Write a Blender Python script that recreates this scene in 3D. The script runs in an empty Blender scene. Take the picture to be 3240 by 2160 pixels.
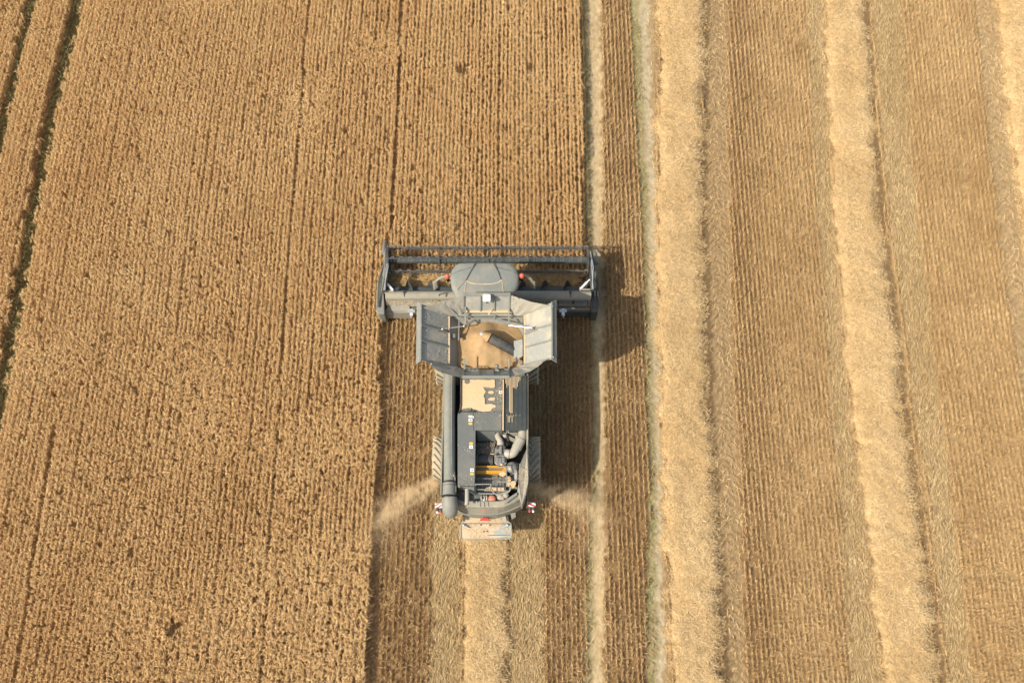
import bpy, math, random
import numpy as np
from mathutils import Vector, Matrix, noise as mnoise
rng = np.random.default_rng(7); random.seed(7)
R = math.radians
sc = bpy.context.scene

# ---------------------------------------------------------------- camera, sky, sun
PITCH, CAMH = R(22.0), 38.0
F = 6100 * math.tan(PITCH) * 1.3776          # focal length in photo pixels
cd = bpy.data.cameras.new('camera'); cam = bpy.data.objects.new('camera', cd)
sc.collection.objects.link(cam); sc.camera = cam
cam.location = (0, 0, CAMH); cam.rotation_euler = (PITCH, 0, 0)
cd.sensor_width = 36; cd.lens = F / 3240 * 36; cd.clip_start = 0.5; cd.clip_end = 3000
SUN_EL, SUN_AZ = R(45.5), R(31.5)            # azimuth = direction in which shadows fall, from +X towards +Y
w = bpy.data.worlds.new('World'); sc.world = w; w.use_nodes = True
wn = w.node_tree; bg = wn.nodes['Background']; sky = wn.nodes.new('ShaderNodeTexSky')
sky.sky_type = 'NISHITA'; sky.sun_disc = False; sky.sun_elevation = SUN_EL
sky.sun_rotation = math.atan2(-math.cos(SUN_AZ), -math.sin(SUN_AZ)) % (2 * math.pi)
sky.dust_density = 2.5
wm = wn.nodes.new('ShaderNodeMix'); wm.data_type = 'RGBA'; wm.blend_type = 'MULTIPLY'; wm.inputs[0].default_value = 1
wm.inputs[7].default_value = (1.0, .90, .76, 1); wn.links.new(sky.outputs[0], wm.inputs[6])   # dusty, hazy summer sky
wn.links.new(wm.outputs[2], bg.inputs[0]); bg.inputs[1].default_value = 0.15
sd = bpy.data.lights.new('sun', 'SUN'); sd.energy = 3.9; sd.angle = R(0.6); sd.color = (1.0, 0.92, 0.785)
so = bpy.data.objects.new('sun', sd); sc.collection.objects.link(so)
so.rotation_euler = Vector((math.cos(SUN_AZ) * math.cos(SUN_EL), math.sin(SUN_AZ) * math.cos(SUN_EL), -math.sin(SUN_EL))).to_track_quat('-Z', 'Y').to_euler()
sc.view_settings.view_transform = 'Standard'; sc.view_settings.look = 'None'
sc.view_settings.exposure = 0.52; sc.view_settings.gamma = 1
sc.cycles.max_bounces = 5; sc.cycles.diffuse_bounces = 3; sc.cycles.transparent_max_bounces = 8
sc.cycles.volume_step_rate = 1.0; sc.cycles.volume_max_steps = 256

_c, _s = math.cos(PITCH), math.sin(PITCH)
def at(x, y, h=0.0):
    """point of height h (metres) seen at photo pixel x, y: used to measure the place"""
    u = x - 1620; v = 1080 - y; t = (CAMH - h) / (F * _c - v * _s)
    return Vector((t * u, t * (F * _s + v * _c), h))
def zf(ox, oy, k):
    return lambda x, y, h: at(ox + x / k, oy + y / k, h)
Z1 = zf(1160, 740, 3.0154); Z2 = zf(1340, 1160, 4.9); Z3 = zf(1340, 1400, 4.6125)
Z4 = zf(1290, 880, 4.612); Z5 = zf(1180, 760, 6.0316); Z6 = zf(1560, 760, 6.0316); Z7 = zf(1420, 1330, 5.8067)

# ---------------------------------------------------------------- objects
def link(o, parent=None, label=None, cat=None, group=None, kind=None):
    sc.collection.objects.link(o)
    if parent is not None: o.parent = parent
    if label: o['label'] = label
    if cat: o['category'] = cat
    if group: o['group'] = group
    if kind: o['kind'] = kind
    return o

def fast(name, V, polys, mat, attr=None, smooth=False):
    """numpy mesh: polys = (n,3) or (n,4) array"""
    me = bpy.data.meshes.new(name); V = np.asarray(V, np.float32); P = np.asarray(polys, np.int32)
    me.vertices.add(len(V)); me.vertices.foreach_set('co', V.ravel())
    k = P.shape[1]; me.loops.add(P.size); me.loops.foreach_set('vertex_index', P.ravel())
    me.polygons.add(len(P)); me.polygons.foreach_set('loop_start', np.arange(0, P.size, k, dtype=np.int32))
    if smooth: me.polygons.foreach_set('use_smooth', np.ones(len(P), bool))
    me.update(calc_edges=True)
    if attr:
        for an, av in attr.items():
            av = np.asarray(av, np.float32)
            if av.ndim == 1:
                a = me.attributes.new(an, 'FLOAT', 'POINT'); a.data.foreach_set('value', av)
            else:
                a = me.attributes.new(an, 'FLOAT_COLOR', 'POINT'); a.data.foreach_set('color', av.ravel())
    me.materials.append(mat)
    return bpy.data.objects.new(name, me)

# ---------------------------------------------------------------- materials
def newmat(name, rough=0.8, spec=0.3):
    m = bpy.data.materials.new(name); m.use_nodes = True; nt = m.node_tree
    b = nt.nodes['Principled BSDF']; b.inputs['Roughness'].default_value = rough
    b.inputs['Specular IOR Level'].default_value = spec
    return m, nt, b
def rgba(c): return (c[0], c[1], c[2], 1)
def hexc(h):
    h = h.lstrip('#'); v = [int(h[i:i + 2], 16) / 255 for i in (0, 2, 4)]
    return tuple(x / 12.92 if x < .04045 else ((x + .055) / 1.055) ** 2.4 for x in v)

def ramp_mat(name, cols, rough=0.75, spec=0.25, large=None, transl=0.0):
    """blade material: colour by the per-blade random attribute v, plus large soft patches of tone"""
    m, nt, b = newmat(name, rough, spec)
    a = nt.nodes.new('ShaderNodeAttribute'); a.attribute_name = 'v'
    r = nt.nodes.new('ShaderNodeValToRGB'); nt.links.new(a.outputs['Fac'], r.inputs[0])
    e = r.color_ramp.elements
    for i, (p, c) in enumerate(cols):
        el = e[i] if i < 2 else e.new(p)
        el.position = p; el.color = rgba(c)
    out = r.outputs[0]
    if large:
        g = nt.nodes.new('ShaderNodeNewGeometry'); n = nt.nodes.new('ShaderNodeTexNoise')
        mp = nt.nodes.new('ShaderNodeMapping'); mp.inputs['Scale'].default_value = large[0]
        nt.links.new(g.outputs['Position'], mp.inputs[0]); nt.links.new(mp.outputs[0], n.inputs['Vector'])
        n.inputs['Scale'].default_value = 1; n.inputs['Detail'].default_value = 3
        mr = nt.nodes.new('ShaderNodeMapRange'); mr.inputs[1].default_value = .35; mr.inputs[2].default_value = .65
        nt.links.new(n.outputs[0], mr.inputs[0])
        mx = nt.nodes.new('ShaderNodeMix'); mx.data_type = 'RGBA'; mx.blend_type = 'MULTIPLY'
        mx.inputs[7].default_value = rgba(large[1]); nt.links.new(mr.outputs[0], mx.inputs[0]); nt.links.new(out, mx.inputs[6])
        out = mx.outputs[2]
    nt.links.new(out, b.inputs['Base Color'])
    return m

M_WHEAT = ramp_mat('ripe_wheat', [(0, (.50, .29, .12)), (.45, (.80, .55, .27)), (.85, (.88, .67, .36)), (1, (.92, .77, .50))], large=((.16, .07, 1), (.93, .88, .82)))
M_STUB = ramp_mat('stubble_straw', [(0, (.38, .25, .115)), (.5, (.60, .43, .225)), (1, (.74, .575, .33))], large=((.22, .08, 1), (.90, .86, .80)))
M_FLAT = ramp_mat('rolled_straw', [(0, (.27, .18, .085)), (.5, (.52, .385, .20)), (1, (.70, .55, .31))], large=((.5, .12, 1), (.88, .86, .8)))
M_SWATH = ramp_mat('loose_straw', [(0, (.44, .315, .16)), (.4, (.61, .45, .24)), (1, (.76, .585, .335))], large=((.8, .5, 1), (.92, .89, .84)))
M_GREEN = ramp_mat('green_weed', [(0, (.15, .17, .05)), (.6, (.30, .29, .12)), (1, (.44, .40, .20))])
M_CHAFF = ramp_mat('cut_crop', [(0, (.38, .25, .10)), (.5, (.62, .43, .20)), (1, (.75, .57, .31))])

def noise_of(nt, scale, detail=4, rough=.6, coord='Object', mscale=None):
    t = nt.nodes.new('ShaderNodeTexCoord'); n = nt.nodes.new('ShaderNodeTexNoise')
    n.inputs['Scale'].default_value = scale; n.inputs['Detail'].default_value = detail; n.inputs['Roughness'].default_value = rough
    if mscale:
        mp = nt.nodes.new('ShaderNodeMapping'); mp.inputs['Scale'].default_value = mscale
        nt.links.new(t.outputs[coord], mp.inputs[0]); nt.links.new(mp.outputs[0], n.inputs['Vector'])
    else: nt.links.new(t.outputs[coord], n.inputs['Vector'])
    return n
def mrange(nt, src, a, b, lo=0, hi=1):
    mr = nt.nodes.new('ShaderNodeMapRange'); mr.inputs[1].default_value = a; mr.inputs[2].default_value = b
    mr.inputs[3].default_value = lo; mr.inputs[4].default_value = hi
    nt.links.new(src, mr.inputs[0]); return mr.outputs[0]
def mixc(nt, fac, a, b, mode='MIX'):
    mx = nt.nodes.new('ShaderNodeMix'); mx.data_type = 'RGBA'; mx.blend_type = mode
    for s, v in ((0, fac), (6, a), (7, b)):
        if isinstance(v, (tuple, list)): mx.inputs[s].default_value = rgba(v)
        elif isinstance(v, (int, float)): mx.inputs[s].default_value = v
        else: nt.links.new(v, mx.inputs[s])
    return mx.outputs[2]
def bump(nt, b, src, strength=.3, dist=.02):
    bp = nt.nodes.new('ShaderNodeBump'); bp.inputs['Strength'].default_value = strength; bp.inputs['Distance'].default_value = dist
    nt.links.new(src, bp.inputs['Height']); nt.links.new(bp.outputs[0], b.inputs['Normal'])

def painted(name, col, dust=(.42, .34, .23), amount=.5, rough=.5, metallic=0.0, lo=.45, hi=.75, fine=9.0):
    """machine paint under harvest dust: patches of dust, thicker where surfaces face up"""
    m, nt, b = newmat(name, rough, .4); b.inputs['Metallic'].default_value = metallic
    n1 = noise_of(nt, 1.3, 6, .62); n2 = noise_of(nt, fine, 5, .7)
    ad = nt.nodes.new('ShaderNodeMath'); ad.operation = 'ADD'
    s1 = mrange(nt, n1.outputs[0], lo, hi, 0, amount); s2 = mrange(nt, n2.outputs[0], .4, .75, 0, amount * .55)
    nt.links.new(s1, ad.inputs[0]); nt.links.new(s2, ad.inputs[1])
    g = nt.nodes.new('ShaderNodeNewGeometry'); sx = nt.nodes.new('ShaderNodeSeparateXYZ'); nt.links.new(g.outputs['Normal'], sx.inputs[0])
    up = mrange(nt, sx.outputs[2], -.2, .9, .35, 1)
    mu = nt.nodes.new('ShaderNodeMath'); mu.operation = 'MULTIPLY'; mu.use_clamp = True
    nt.links.new(ad.outputs[0], mu.inputs[0]); nt.links.new(up, mu.inputs[1])
    nt.links.new(mixc(nt, mu.outputs[0], col, dust), b.inputs['Base Color'])
    rr = mrange(nt, mu.outputs[0], 0, .7, rough, .95); nt.links.new(rr, b.inputs['Roughness'])
    bump(nt, b, n2.outputs[0], .12, .01)
    return m
GREY = (.175, .19, .175)
M_GREY = painted('grey_paint', GREY, amount=.42)
M_ROOF = painted('cab_roof_paint', (.185, .205, .192), amount=.35, fine=5)
M_DUSTY = painted('dusty_grey_paint', (.195, .20, .175), dust=(.35, .31, .23), amount=.75, lo=.3, hi=.7)
M_HOP = painted('hopper_steel', (.255, .272, .258), dust=(.52, .44, .31), amount=.55, lo=.48, hi=.62)
M_DARK = painted('charcoal_paint', (.045, .05, .052), amount=.22)
M_REEL = painted('reel_blue_grey', (.055, .07, .073), amount=.12, rough=.4)
M_BLACK = painted('black_machinery', (.014, .014, .014), dust=(.14, .12, .09), amount=.3)
M_DECK = painted('engine_deck_paint', (.115, .13, .128), amount=.18, fine=14)
M_CANVAS = painted('dusty_canvas', (.27, .265, .23), dust=(.40, .36, .28), amount=.8, rough=.9, lo=.3, hi=.7)
M_TYRE = painted('dusty_rubber', (.26, .23, .175), dust=(.42, .365, .265), amount=.95, rough=.95, lo=.25, hi=.6)
M_PIPE = painted('grey_pipe', (.33, .32, .275), amount=.5, rough=.45)
M_CAST = painted('cast_metal', (.20, .205, .20), amount=.35, rough=.45, metallic=.3)
M_GLASS = painted('tinted_glass', (.02, .028, .03), amount=.25, rough=.12)

def plain(name, col, rough=.5, metallic=0.0, noise_amt=.12):
    m, nt, b = newmat(name, rough, .4); b.inputs['Metallic'].default_value = metallic
    n = noise_of(nt, 12, 4)
    nt.links.new(mixc(nt, mrange(nt, n.outputs[0], .3, .7, 0, noise_amt * 2), col, tuple(x * .6 + .05 for x in col)), b.inputs['Base Color'])
    return m
M_WHITE = plain('white_plastic', (.82, .82, .80), .4)
M_SILVER = plain('bright_steel', (.62, .63, .62), .3, .6)
M_ORANGE = plain('orange_beacon', (.62, .13, .07), .25)
M_SALMON = plain('faded_red_cap', (.55, .20, .13), .5)
M_RED = plain('red_reflector', (.62, .06, .05), .4)
M_REDW = plain('warning_red', (.55, .05, .05), .5)
M_YEL = plain('yellow_sticker', (.75, .48, .08), .5)
M_YELLOW = plain('amber_yellow_paint', (.52, .27, .025), .45)
M_STICK = plain('white_sticker', (.78, .78, .76), .5)
M_INK = plain('black_print', (.02, .02, .02), .6)

m, nt, b = newmat('grain', .9, .15)
n = noise_of(nt, 60, 3, .7); n2 = noise_of(nt, 2.5, 4, .6)
c = mixc(nt, mrange(nt, n.outputs[0], .3, .7), (.26, .165, .08), (.49, .335, .175))
nt.links.new(mixc(nt, mrange(nt, n2.outputs[0], .4, .6, 0, .5), c, (.50, .355, .195)), b.inputs['Base Color'])
bump(nt, b, n.outputs[0], .7, .02); M_GRAIN = m
m, nt, b = newmat('chaff_layer', .95, .1)
n = noise_of(nt, 40, 4, .7); n2 = noise_of(nt, 3, 4, .6)
c = mixc(nt, mrange(nt, n.outputs[0], .3, .7), (.50, .355, .205), (.68, .50, .30))
nt.links.new(mixc(nt, mrange(nt, n2.outputs[0], .42, .6, 0, .5), c, (.50, .43, .31)), b.inputs['Base Color'])
bump(nt, b, n.outputs[0], .6, .015); M_LAYER = m
# chute floor: steel under chaff, bare at the right side
m, nt, b = newmat('chaffy_chute_steel', .85, .2)
tc = nt.nodes.new('ShaderNodeTexCoord'); sx = nt.nodes.new('ShaderNodeSeparateXYZ'); nt.links.new(tc.outputs['Object'], sx.inputs[0])
n = noise_of(nt, 2.2, 6, .65, mscale=(.6, 2.5, 1)); n3 = noise_of(nt, 30, 4, .7)
ma = nt.nodes.new('ShaderNodeMath'); ma.operation = 'MULTIPLY_ADD'; ma.inputs[1].default_value = .22
nt.links.new(sx.outputs[0], ma.inputs[0]); nt.links.new(n.outputs[0], ma.inputs[2])
fac = mrange(nt, ma.outputs[0], .60, .66)
c = mixc(nt, mrange(nt, n3.outputs[0], .3, .7), (.40, .32, .22), (.54, .435, .305))
nt.links.new(mixc(nt, fac, c, (.27, .31, .31)), b.inputs['Base Color']); bump(nt, b, n3.outputs[0], .4, .01); M_CHUTE = m

# ---------------------------------------------------------------- measured lines of the field (photo pixels / 1.3776)
K = 1.3776
KY = [-120, 0, 250, 500, 784, 1000, 1250, 1568, 1800]
def line(xs, h=0.0, ys=KY):
    xs = [xs[0] - (xs[1] - xs[0]) * 120 / 250] + list(xs) + [xs[-1] + (xs[-1] - xs[-2]) * 232 / 318] if len(xs) == 7 else xs
    P = [at(x * K, y * K, h) for x, y in zip(xs, ys)]
    P.sort(key=lambda p: p.y)
    yy = np.array([p.y for p in P]); xx = np.array([p.x for p in P])
    return lambda Y: np.interp(Y, yy, xx)
B = {
 't1a': line([1338, 1345, 1352, 1364, 1368, 1352, 1350]), 't1b': line([1348, 1355, 1360, 1367, 1371, 1363, 1360]),
 't1c': line([1378, 1383, 1384, 1388, 1390, 1388, 1386]), 't2a': line([1445, 1460, 1474, 1484, 1490, 1488, 1484]),
 't2b': line([1468, 1478, 1488, 1494, 1504, 1506, 1506]), 't2c': line([1490, 1498, 1508, 1514, 1522, 1526, 1528]),
 's1l': line([1512, 1508, 1505, 1508, 1518, 1530, 1540]), 's1r': line([1618, 1616, 1612, 1624, 1632, 1648, 1668]),
 'cv': line([1668, 1672, 1675, 1684, 1692, 1702, 1712]), 'f2': line([1848, 1866, 1880, 1902, 1918, 1936, 1956]),
 's2l': line([1888, 1900, 1912, 1935, 1960, 1992, 2022]), 's2r': line([1985, 2003, 2022, 2058, 2083, 2118, 2160]),
 'd2': line([1999, 2019, 2041, 2080, 2108, 2142, 2180]), 'f2r': line([2065, 2085, 2105, 2140, 2165, 2195, 2232]),
 'g3': line([2235, 2260, 2290, 2330, 2365, 2400, 2450]), 's3l': line([2283, 2312, 2345, 2385, 2420, 2470, 2520]),
 's3r': line([2385, 2420, 2460, 2505, 2545, 2600, 2660]),
 'mfl': line([985, 985, 985, 988, 990, 990, 990]), 'msl': line([1058, 1058, 1058, 1058, 1058, 1059, 1054]),
 'msr': line([1172, 1172, 1172, 1172, 1172, 1172, 1170]), 'mfr': line([1245, 1245, 1245, 1245, 1246, 1247, 1248]),
}
CH = 0.61                                                   # height of the standing crop
crop_r = line([1335, 1338, 1340, 1342, 1342, 1342, 1342], CH)
crop_l = line([880, 880, 880, 880, 876, 869, 861], CH)
tb_r = line([188, 128, 78, 32, -12, -62, -130], CH)         # tramline nearest the machine, right edge of the gap
tb_l = line([156, 99, 50, 2, -44, -96, -166], CH)
ta_r = line([80, 18, -34, -84, -130, -182, -252], CH)
ta_l = line([54, -8, -58, -108, -154, -206, -276], CH)
dr = [line([482, 452, 428, 400, 380, 352, 316], CH), line([708, 688, 668, 650, 634, 616, 596], CH), line([922, 912, 896, 880, 876, 869, 861], CH)]
thin0 = line([255, 215, 180, 142, 118, 78, 30], CH)
knifeY = Z1(1100, 372, .40).y
YB, YT = at(1620, 2160, 0).y - 2.0, at(1620, 0, 0).y + 2.5
XL_, XR_ = at(0, 0, 0).x - 2.0, at(3240, 0, 0).x + 2.0

def vnoise(x, y, seed=0, scale=1.0):
    """smooth value noise, vectorised"""
    x = np.asarray(x) * scale; y = np.asarray(y) * scale
    xi = np.floor(x).astype(np.int64); yi = np.floor(y).astype(np.int64); xf = x - xi; yf = y - yi
    def h(a, b_):
        q = (a * 374761393 + b_ * 668265263 + seed * 1442695041) & 0x7fffffff
        q = ((q ^ (q >> 13)) * 1274126177) & 0x7fffffff
        return ((q ^ (q >> 16)) & 0xffff) / 65535.0
    u = xf * xf * (3 - 2 * xf); v = yf * yf * (3 - 2 * yf)
    return (h(xi, yi) * (1 - u) + h(xi + 1, yi) * u) * (1 - v) + (h(xi, yi + 1) * (1 - u) + h(xi + 1, yi + 1) * u) * v

# ---------------------------------------------------------------- ground sheet
def sm(x, a, b): 
    t = np.clip((x - a) / (b - a), 0, 1); return t * t * (3 - 2 * t)
def band(X, a, b, soft=.1):
    return sm(X, a - soft, a + soft) * (1 - sm(X, b - soft, b + soft))
def ground_z(X, Y):
    z = (vnoise(X, Y, 3, 2.5) - .5) * .03 + (vnoise(X, Y, 4, .7) - .5) * .03
    z = z - .035 * band(X, B['t1a'](Y), B['t1c'](Y), .12) - .035 * band(X, B['t2a'](Y), B['t2c'](Y), .12)
    lug = np.abs(((Y + np.abs(X - .5 * (B['t2a'](Y) + B['t2c'](Y))) * .9) / .26) % 1 - .5) * 2
    z = z - .03 * band(X, B['t2b'](Y) - .1, B['t2c'](Y), .08) * sm(lug, .5, .8)
    for a, b_ in (('s1r', 'cv'), ('g3', 's3l')):
        lug = np.abs(((Y + np.abs(X - (.5 * B[a](Y) + .5 * B[b_](Y))) * 1.1) / .30) % 1 - .5) * 2
        z = z - .085 * band(X, B[a](Y), B[b_](Y), .1) * sm(lug, .45, .85)
    return z
gx = np.concatenate([np.linspace(-900, XL_ - 1, 14), np.arange(XL_, XR_, .085), np.linspace(XR_ + 1, 900, 14)])
gy = np.concatenate([np.linspace(-900, YB - 1, 14), np.arange(YB, YT, .085), np.linspace(YT + 1, 1400, 16)])
GX, GY = np.meshgrid(gx, gy); GZ = ground_z(GX, GY)
nx, ny = len(gx), len(gy); idx = np.arange(nx * ny).reshape(ny, nx)
Q = np.stack([idx[:-1, :-1], idx[:-1, 1:], idx[1:, 1:], idx[1:, :-1]], -1).reshape(-1, 4)
soil = np.array([.24, .155, .078]); dust = np.array([.50, .405, .25]); greeny = np.array([.36, .335, .18]); pale = np.array([.43, .375, .255]); gry = np.array([.34, .255, .145])
C = np.ones((ny, nx, 4)); C[..., :3] = soil
def lay(mask, col):
    global C
    C[..., :3] = C[..., :3] * (1 - mask[..., None]) + col * mask[..., None]
lay(sm(GX, B['cv'](GY) + .3, B['cv'](GY) + 2.2) * .85, np.array([.42, .295, .15]))
jx = GX + (vnoise(GX, GY, 9, 5) - .5) * .22 + (vnoise(GX, GY, 10, 16) - .5) * .1
front = GY > knifeY
lay(band(jx, B['t1a'](GY) - .05, B['t1b'](GY) + .05, .08) * (.55 + .45 * vnoise(GX, GY, 21, .9)), greeny)
lay(band(jx, B['t1b'](GY), B['t1c'](GY), .09) * (.75 + .25 * vnoise(GX, GY, 22, 1.3)), dust)
lay(band(jx, B['t2a'](GY), B['t2b'](GY), .09) * (.5 + .5 * vnoise(GX, GY, 23, .8)), greeny)
lay(band(jx, B['t2b'](GY), B['t2c'](GY), .07) * .95, pale)
lay(band(jx, B['t2c'](GY), B['s1l'](GY), .08), gry * .95)
lay(band(jx, B['s1r'](GY), B['cv'](GY), .1) * .8, gry)
for k_ in ('s1r', 's2r'): lay(band(jx, B[k_](GY) - .15, B[k_](GY) + .22, .06) * .8, np.array([.15, .10, .052]))  # swath shade painted into the soil as a dark strip on the right
lay(band(jx, B['g3'](GY), B['s3l'](GY), .1) * .9, gry * 1.15)
for a, b_ in (('f2', 's2l'), ('d2', 'f2r'), ('mfl', 'msl'), ('msr', 'mfr')):
    lay(band(jx, B[a](GY), B[b_](GY), .1) * .7, np.array([.40, .32, .18]))
# tramline floor: weedy green, darkened further to stand for the crop's shade
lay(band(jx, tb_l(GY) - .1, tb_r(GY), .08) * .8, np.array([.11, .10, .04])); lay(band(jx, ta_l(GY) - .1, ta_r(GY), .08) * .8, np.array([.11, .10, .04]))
m, nt, b = newmat('field_soil', .95, .1)
a = nt.nodes.new('ShaderNodeAttribute'); a.attribute_name = 'tone'
n = noise_of(nt, 9, 6, .75, mscale=(1, .5, 1)); n2 = noise_of(nt, 45, 3, .7)
c = mixc(nt, 1.0, a.outputs['Color'], mixc(nt, mrange(nt, n.outputs[0], .3, .7), (.62, .58, .52), (1.2, 1.2, 1.2)), 'MULTIPLY')
nt.links.new(mixc(nt, mrange(nt, n2.outputs[0], .56, .72, 0, .5), c, (.48, .36, .19)), b.inputs['Base Color'])
bump(nt, b, n2.outputs[0], .8, .03)
M_SOIL = m
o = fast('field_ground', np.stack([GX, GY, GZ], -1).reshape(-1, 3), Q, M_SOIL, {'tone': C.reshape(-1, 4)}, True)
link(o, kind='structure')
Qc = GX.reshape(-1)[Q].mean(1), GY.reshape(-1)[Q].mean(1)
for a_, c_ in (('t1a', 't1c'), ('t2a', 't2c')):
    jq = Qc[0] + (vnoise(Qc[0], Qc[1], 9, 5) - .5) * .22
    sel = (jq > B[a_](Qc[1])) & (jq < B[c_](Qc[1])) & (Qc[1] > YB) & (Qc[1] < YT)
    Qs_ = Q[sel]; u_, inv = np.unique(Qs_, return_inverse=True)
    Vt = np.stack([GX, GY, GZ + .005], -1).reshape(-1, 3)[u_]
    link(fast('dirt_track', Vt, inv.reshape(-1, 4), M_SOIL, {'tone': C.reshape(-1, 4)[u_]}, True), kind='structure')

# ---------------------------------------------------------------- blade builders
def dirs(az, el):
    return np.stack([np.cos(az) * np.cos(el), np.sin(az) * np.cos(el), np.sin(el)], -1)
def strips(P, D, L, W, roll=None, sag=0.0):
    """flat bent blades: 2 segments -> quads+tip; P base points, D unit dirs"""
    n = len(P); up = np.array([0, 0, 1.0])
    S = np.cross(D, up); S /= np.maximum(np.linalg.norm(S, axis=1, keepdims=True), 1e-5)
    if roll is not None:
        U = np.cross(S, D); S = S * np.cos(roll)[:, None] + U * np.sin(roll)[:, None]
    L = np.broadcast_to(L, (n,))[:, None]; W = np.broadcast_to(W, (n,))[:, None]
    mid = P + D * L * .55; tip = P + D * L - up * (L * sag)
    V = np.stack([P - S * W * .4, P + S * W * .4, mid + S * W * .5, mid - S * W * .5, tip], 1).reshape(-1, 3)
    i = np.arange(n)[:, None] * 5
    T = np.concatenate([i + [[0, 1, 2]], i + [[0, 2, 3]], i + [[3, 2, 4]]], 0)
    return V, T, 5
def ears(P, D, L, W):
    n = len(P); up = np.array([0, 0, 1.0])
    S = np.cross(D, up); S /= np.maximum(np.linalg.norm(S, axis=1, keepdims=True), 1e-5); U = np.cross(S, D)
    L = np.broadcast_to(L, (n,))[:, None]; W = np.broadcast_to(W, (n,))[:, None] * .5
    m_ = P + D * L * .4
    V = np.stack([P, m_ + S * W, m_ - S * W * .5 + U * W * .87, m_ - S * W * .5 - U * W * .87, P + D * L], 1).reshape(-1, 3)
    i = np.arange(n)[:, None] * 5
    T = np.concatenate([i + [[0, 2, 1]], i + [[0, 3, 2]], i + [[0, 1, 3]], i + [[4, 1, 2]], i + [[4, 2, 3]], i + [[4, 3, 1]]], 0)
    return V, T, 5
class Acc:
    def __init__(s): s.V = []; s.T = []; s.A = []; s.n = 0
    def add(s, VT, v):
        V, T, k = VT; s.V.append(V); s.T.append(T + s.n); s.n += len(V); s.A.append(np.repeat(v, k))
    def obj(s, name, mat): return fast(name, np.concatenate(s.V), np.concatenate(s.T), mat, {'v': np.concatenate(s.A)})

# ---------------------------------------------------------------- standing wheat
ROW = 0.167
def hull_clear(X, Y):
    return np.ones(len(X), bool)
mcx = at(1541, 1000, 1).x
hdr_l, hdr_r = Z1(185, 500, .7).x, Z1(2130, 500, .7).x
def crop_mask(X, Y):
    behind = (Y < knifeY) & (X > crop_l(Y))
    X = X + (vnoise(X * 0, Y, 151, 3) - .5) * .07 + (vnoise(X, Y, 152, 14) - .5) * .06
    behind = (Y < knifeY) & (X > crop_l(Y)); m = (X < crop_r(Y)) & ~behind
    m &= ~((X > tb_l(Y)) & (X < tb_r(Y))) & ~((X > ta_l(Y)) & (X < ta_r(Y)))
    m &= ~((Y < knifeY + .02) & (X > hdr_l - .12))
    return m
# rows follow the drill: they fan slightly with the tramline on the left
def row_positions(dens, spacing=ROW, seed=0):
    r = np.random.default_rng(seed)
    k = np.arange(-170, 80)
    n_per = int((YT - YB) * dens)
    ks = np.repeat(k, n_per); Y = YB + (np.tile(np.arange(n_per), len(k)) + r.uniform(-.1, 1.1, len(ks))) / n_per * (YT - YB)
    t0 = tb_r(Y); c0 = crop_r(np.full_like(Y, 20.0))
    tref = tb_r(np.array([20.0]))[0]; cref = crop_r(np.array([20.0]))[0]
    base = cref - (-ks + 0.5) * spacing - .02
    u = np.clip((cref - base) / (cref - tref), 0, 1.6)
    X = base + u * (t0 - tref)
    X = X + (vnoise(Y * .25 + ks * 3.7, ks * 1.0, 5) - .5) * .05
    return X, Y, ks
X, Y, ks = row_positions(19, seed=1)
m_ = crop_mask(X, Y) & (X > XL_)
X, Y, ks = X[m_], Y[m_], ks[m_]
# clumpy stand: thin spots, drawn out along the rows
cl = vnoise(ks * 3.0 + 900, Y * 7.0, 31, 1.0) * .8 + vnoise(X, Y, 32, .6) * .2
p = np.clip((cl - .10) * 7.0, 0.3, 1)
for d_, wd, y0_ in zip(dr + [thin0], (.035, .075, .098, .115), (99, 99, 99, at(0, 985 * K, 0).y)):
    dd = X - d_(Y); w2 = wd * (.55 + .6 * vnoise(X * 0, Y, 33, .8)) * (Y < y0_); X = np.where((np.abs(dd) < .17) & (Y < y0_), d_(Y) + np.sign(dd) * (w2 + np.abs(dd) * (.17 - w2) / .17), X)
for hx, hy, hr in ((1063, 156, .26), (1221, 152, .24), (1165, 290, .15), (395, 1440, .3)):
    q = at(hx * K, hy * K, .6); p = p * np.where((X - q.x) ** 2 + (Y - q.y) ** 2 < hr ** 2, .12, 1)
keep = rng.random(len(X)) < p; X, Y = X[keep], Y[keep]; n_ = len(X)
X = X + rng.normal(0, .010, n_)
lod = sm(vnoise(X, Y, 43, .35) + .22 * sm(-(Y - 11), 0, 8) + .35 * sm(X, -8.5, -5.5) * sm(-(Y - 9), 0, 3), .62, .9)
hz_ = CH - .08 + (vnoise(X, Y, 41, 1) - .5) * .03 + rng.normal(0, .013, n_) - lod * .05
caz = np.pi * .5 + rng.normal(0, .5, n_) + np.where(rng.random(n_) < .3, np.pi, 0)
ct = np.clip(.46 + rng.normal(0, .08, n_) + (vnoise(X, Y, 45, .9) - .5) * .15, 0, 1)
NE = 7
rp = lambda a: np.repeat(a, NE)
X, Y, hz_, caz, ct, lod = map(rp, (X, Y, hz_, caz, ct, lod)); n_ = len(X); print('wheat ears', n_)
az = caz + rng.normal(0, .6, n_)
tx = X + rng.normal(0, .019, n_); ty = Y + rng.normal(0, .036, n_); tz = hz_ + rng.normal(0, .026, n_)
top = np.stack([tx, ty, tz], -1)
A = Acc()
tone = np.clip(ct + rng.normal(0, .16, n_), 0, 1)
D2 = dirs(az, rng.uniform(-.5, .8, n_) - lod * .3)
A.add(ears(top, D2, rng.uniform(.07, .115, n_) * (1 + .6 * lod), rng.uniform(.015, .023, n_)), tone)
s_ = rng.random(n_) < .55; ns = s_.sum()
bs = np.stack([X[s_] + rng.normal(0, .012, ns), Y[s_] - .10 * np.sin(az[s_]) + rng.normal(0, .03, ns), np.full(ns, .12)], -1)
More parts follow.
